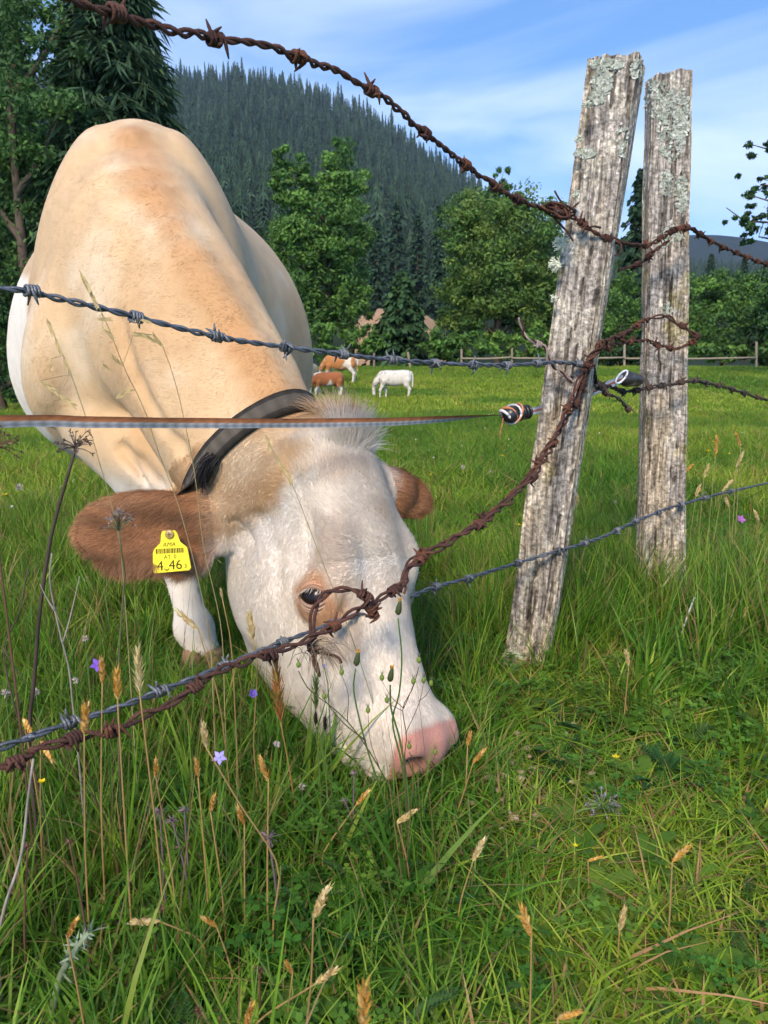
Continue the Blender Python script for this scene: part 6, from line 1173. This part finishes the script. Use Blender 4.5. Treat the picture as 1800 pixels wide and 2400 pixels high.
# dry bare stems at the left
def bare_stem(label, pts, Y, r0, col, forks=()):
    S = np.array([D(x, y, Y + .008 * i) for i, (x, y) in enumerate(pts)]); S = stem_to_ground(S) if S[-1][2] > 0 else S; org = S[-1] * [1, 1, 0]; t = empty('dead_plant', label, 'dry stem', tuple(org), 'dead stems at the left'); mb = MB(); C = spline(S - org, 28); mb.tube(C, np.linspace(r0 * .6, r0, 28), 6, np.array(col) * (.75 + .5 * RNG.random((28, 1)))); obj('stem', mb.mesh('stem', True), MATS['bark'], t)
    for f in forks:
        mb = MB(); mb.tube(spline(np.array([D(x, y, Y + .004) for x, y in f]) - org, 8), np.linspace(r0 * .7, r0 * .3, 8), 5, col); obj('side_twig', mb.mesh('side_twig', True), MATS['bark'], t)
bare_stem('pale forked dead stem left of the front leg', [(112, 1195), (108, 1260), (130, 1370), (148, 1440), (158, 1530), (172, 1660)], .95, .0017, (.30, .25, .21), [[(135, 1390), (150, 1340), (172, 1245)], [(118, 1320), (100, 1290), (86, 1262)]])
bare_stem('thin dark dead stem at the far left edge', [(60, 1230), (40, 1330), (8, 1400), (30, 1520), (68, 1640), (95, 1760), (110, 1880)], .92, .0015, (.09, .065, .05), [[(8, 1400), (30, 1440), (60, 1480)]])
bare_stem('pale grey dead stalk in the lower left corner', [(72, 1640), (60, 1730), (45, 1850), (10, 1960), (-8, 2050)], .72, .0022, (.34, .29, .24)); bare_stem('leaning straw stalk between the feet of the posts', [(1480, 1205), (1430, 1270), (1400, 1330)], 2.05, .002, (.45, .38, .26)); bare_stem('bleached straw stalk in the tall grass right of the posts', [(1500, 1290), (1475, 1360)], 1.85, .003, (.55, .55, .50))
# hawkbits and seed capsules in front of the muzzle
def bud_stalk(label, pts, Y, heads, rad=.0016, col=(.10, .19, .04), name='hawkbit', group='budding stalks in front of the muzzle'):
    S = stem_to_ground(np.array([D(x, y, Y + .006 * i) for i, (x, y) in enumerate(pts)])); org = S[-1] * [1, 1, 0]; t = empty(name, label, 'flower stalk', tuple(org), group); mb = MB(); C = spline(S - org, 26); mb.tube(C, np.linspace(rad * .7, rad * 1.1, 26), 5, col); obj('stem', mb.mesh('stem', True), MATS['straw'], t)
    for hd in heads:
        (x, y), kind, path = hd[0], hd[1], hd[2] if len(hd) > 2 else None; c = D(x, y, Y) - org
        if path is not None: mb = MB(); mb.tube(spline(np.array([D(a, b, Y + .003) for a, b in path] + [D(x, y, Y)]) - org, 8), np.linspace(rad * .65, rad * .4, 8), 4, np.array(col) * ((.9, .8, .9) if kind == 'bud' else (1.1, .6, .8))); obj('side_branch', mb.mesh('side_branch', True), MATS['straw'], t)
        mb = MB(); m = mpp(Y)
        if kind == 'bud':
            mb.tube([c, c + [.0, 0, 6 * m], c + [.001, 0, 16 * m], c + [.002, 0, 26 * m], c + [.003, 0, 32 * m]], np.array([3, 7.5, 7, 5, 3.5]) * m, 8, (.075, .095, .035))
            for k in range(12): d_ = unit([random.uniform(-.5, .6), random.uniform(-.5, .4), 1.3]); mb.leaf(c + np.array([.002, 0, 26 * m]), d_, [0, -1, 0], 16 * m, 3 * m, np.array(random.choice(((.70, .45, .03), (.60, .30, .04), (.35, .14, .04)))), 0, 2)
        else:
            mb.ellipsoid(c + [0, 0, 7 * m], (5.5 * m, 5.5 * m, 8 * m), None, 8, 6, (.20, .27, .05))
            for k in range(6): a = k * 1.05; d_ = unit([math.cos(a) * .45, math.sin(a) * .45, 1]); mb.leaf(c + np.array([0, 0, 12 * m]), d_, [math.cos(a), math.sin(a), 0], 15 * m, 1.6 * m, (.14, .14, .06), .1, 2)
        obj('flower_bud' if kind == 'bud' else 'seed_capsule', mb.mesh('bud', True), MATS['petal'], t)
bud_stalk('hawkbit with yellow tipped bud and forked stem in front of the face', [(768, 1445), (764, 1490), (778, 1560), (800, 1640), (835, 1745)], 1.02, [((770, 1438), 'bud'), ((700, 1690 - 180), 'cap', [(790, 1600), (740, 1560)])]); bud_stalk('tall hawkbit with dark bud touching the grey wire', [(860, 1335), (868, 1420), (862, 1500), (848, 1560), (868, 1650), (882, 1760)], 1.03, [((860, 1328), 'bud')]); bud_stalk('hawkbit with withered orange bud above the muzzle', [(843, 1480), (845, 1530), (862, 1590), (875, 1660), (884, 1740)], 1.035, [((843, 1472), 'bud')], .0020)
bud_stalk('branched stalk of green seed capsules above the nose of the cow', [(905, 1440), (890, 1490), (870, 1530), (878, 1590), (874, 1640), (880, 1760)], 1.0, [((905, 1432), 'cap'), ((893, 1478), 'cap', [(872, 1530), (885, 1500)]), ((915, 1475), 'cap', [(876, 1585), (905, 1520)]), ((931, 1482), 'cap', [(905, 1515), (922, 1500)]), ((825, 1470), 'cap', [(872, 1530), (845, 1505)]), ((836, 1518), 'cap', [(868, 1535)])], .0009, (.12, .10, .05)); bud_stalk('low branched stalk of capsules in front of the nostril', [(884, 1625), (900, 1650), (915, 1668), (900, 1700), (885, 1740)], .99, [((884, 1618), 'cap'), ((940, 1630), 'cap', [(915, 1668), (932, 1648)])], .0008, (.12, .10, .05)); bud_stalk('branched capsule stalk in front of the bridge of the nose', [(645, 1450), (668, 1490), (720, 1530), (760, 1570), (808, 1640), (860, 1740)], 1.0, [((645, 1442), 'cap'), ((738, 1458), 'cap', [(750, 1560), (752, 1500)]), ((795, 1540), 'cap', [(820, 1660), (800, 1600)])], .0011, (.12, .13, .05))
for lb, x, y0, y1, c in (('dark plantain head in front of the lower jaw', 702, 1578, 1548, (.05, .045, .03)), ('second dark plantain head left of the first', 682, 1566, 1540, (.06, .05, .03)), ('green plantain like grass spike in front of the bridge of the nose', 682, 1535, 1455, (.14, .20, .05))):
    grass_head(lb, (x, y0), (x, y1), None, 1.05, [], [np.array(c)], 12, 'plantain', 'plantain heads', 40, .001, (.13, .18, .05))
grass_head('rusty dock seed stalk in front of the jaw of the cow', (606, 1560), (594, 1420), None, 1.06, [(625, 1660), (640, 1760)], [np.array([.42, .17, .05]), np.array([.34, .22, .06]), np.array([.5, .26, .08])], 16, 'dock', None, 60, .0012, (.40, .24, .07), 'dock stalk')
# woolly grey-green stalk in the lower left corner
S = np.array([Dh(192, 2015, .14), Dh(165, 2050, .12), Dh(130, 2110, .07), Dh(115, 2180, .03), Dh(112, 2215, 0)]); org = S[-1] * [1, 1, 0]; t = empty('woolly_stalk', 'grey green woolly leafy stalk in the lower left corner', 'plant', tuple(org)); mb = MB(); mb.tube(spline(S - org, 18), np.linspace(.003, .0042, 18), 7, (.30, .36, .22)); obj('stem', mb.mesh('stem', True), MATS['leafy'], t); Cs = spline(S - org, 40)
mb = MB()
for k in range(60): d_ = unit(RNG.normal(0, 1, 3) + [.3, 0, .5]); mb.leaf(Cs[min(39, int(abs(RNG.normal(0, 8))))], d_, RNG.normal(0, 1, 3), random.uniform(.008, .022), .003, np.array([.34, .40, .26]) * random.uniform(.7, 1.2), .2, 3)
obj('leaves', mb.mesh('leaves'), MATS['leafy'], t)['kind'] = 'stuff'
# crumbs of dry dung and pellets by the muzzle
mb = MB(); r = np.random.default_rng(4)
for k in range(70):
    g = ground_at(1080 + r.normal(0, 70), 1690 + r.normal(0, 60)); s_ = r.uniform(.003, .007); mb.ellipsoid(g + [0, 0, r.uniform(.006, .03)], (s_ * 1.6, s_, s_ * .8), None, 6, 4, np.array([.36, .27, .17]) * r.uniform(.6, 1.2), .5)
o = obj('dry_crumbs', mb.mesh('dry_crumbs', True), MATS['matte']); tag(o, 'scattered dry brown crumbs in the grass right of the muzzle', 'crumbs', None, 'stuff')
# ---------------------------------------------------------------- haze
mh = bpy.data.materials.new('haze'); mh.use_nodes = True; th = mh.node_tree; th.nodes.clear(); oh = th.nodes.new('ShaderNodeOutputMaterial'); pv = th.nodes.new('ShaderNodeVolumePrincipled'); th.links.new(pv.outputs[0], oh.inputs['Volume'])
pv.inputs['Color'].default_value = (.62, .78, 1.0, 1); pv.inputs['Density'].default_value = .00014; pv.inputs['Anisotropy'].default_value = .0
mb = MB(); mb.box((0, 740, 150), (1500, 760, 151)); o = obj('haze', mb.mesh('haze'), mh); tag(o, 'thin blue morning haze over the valley', 'haze', None, 'stuff')
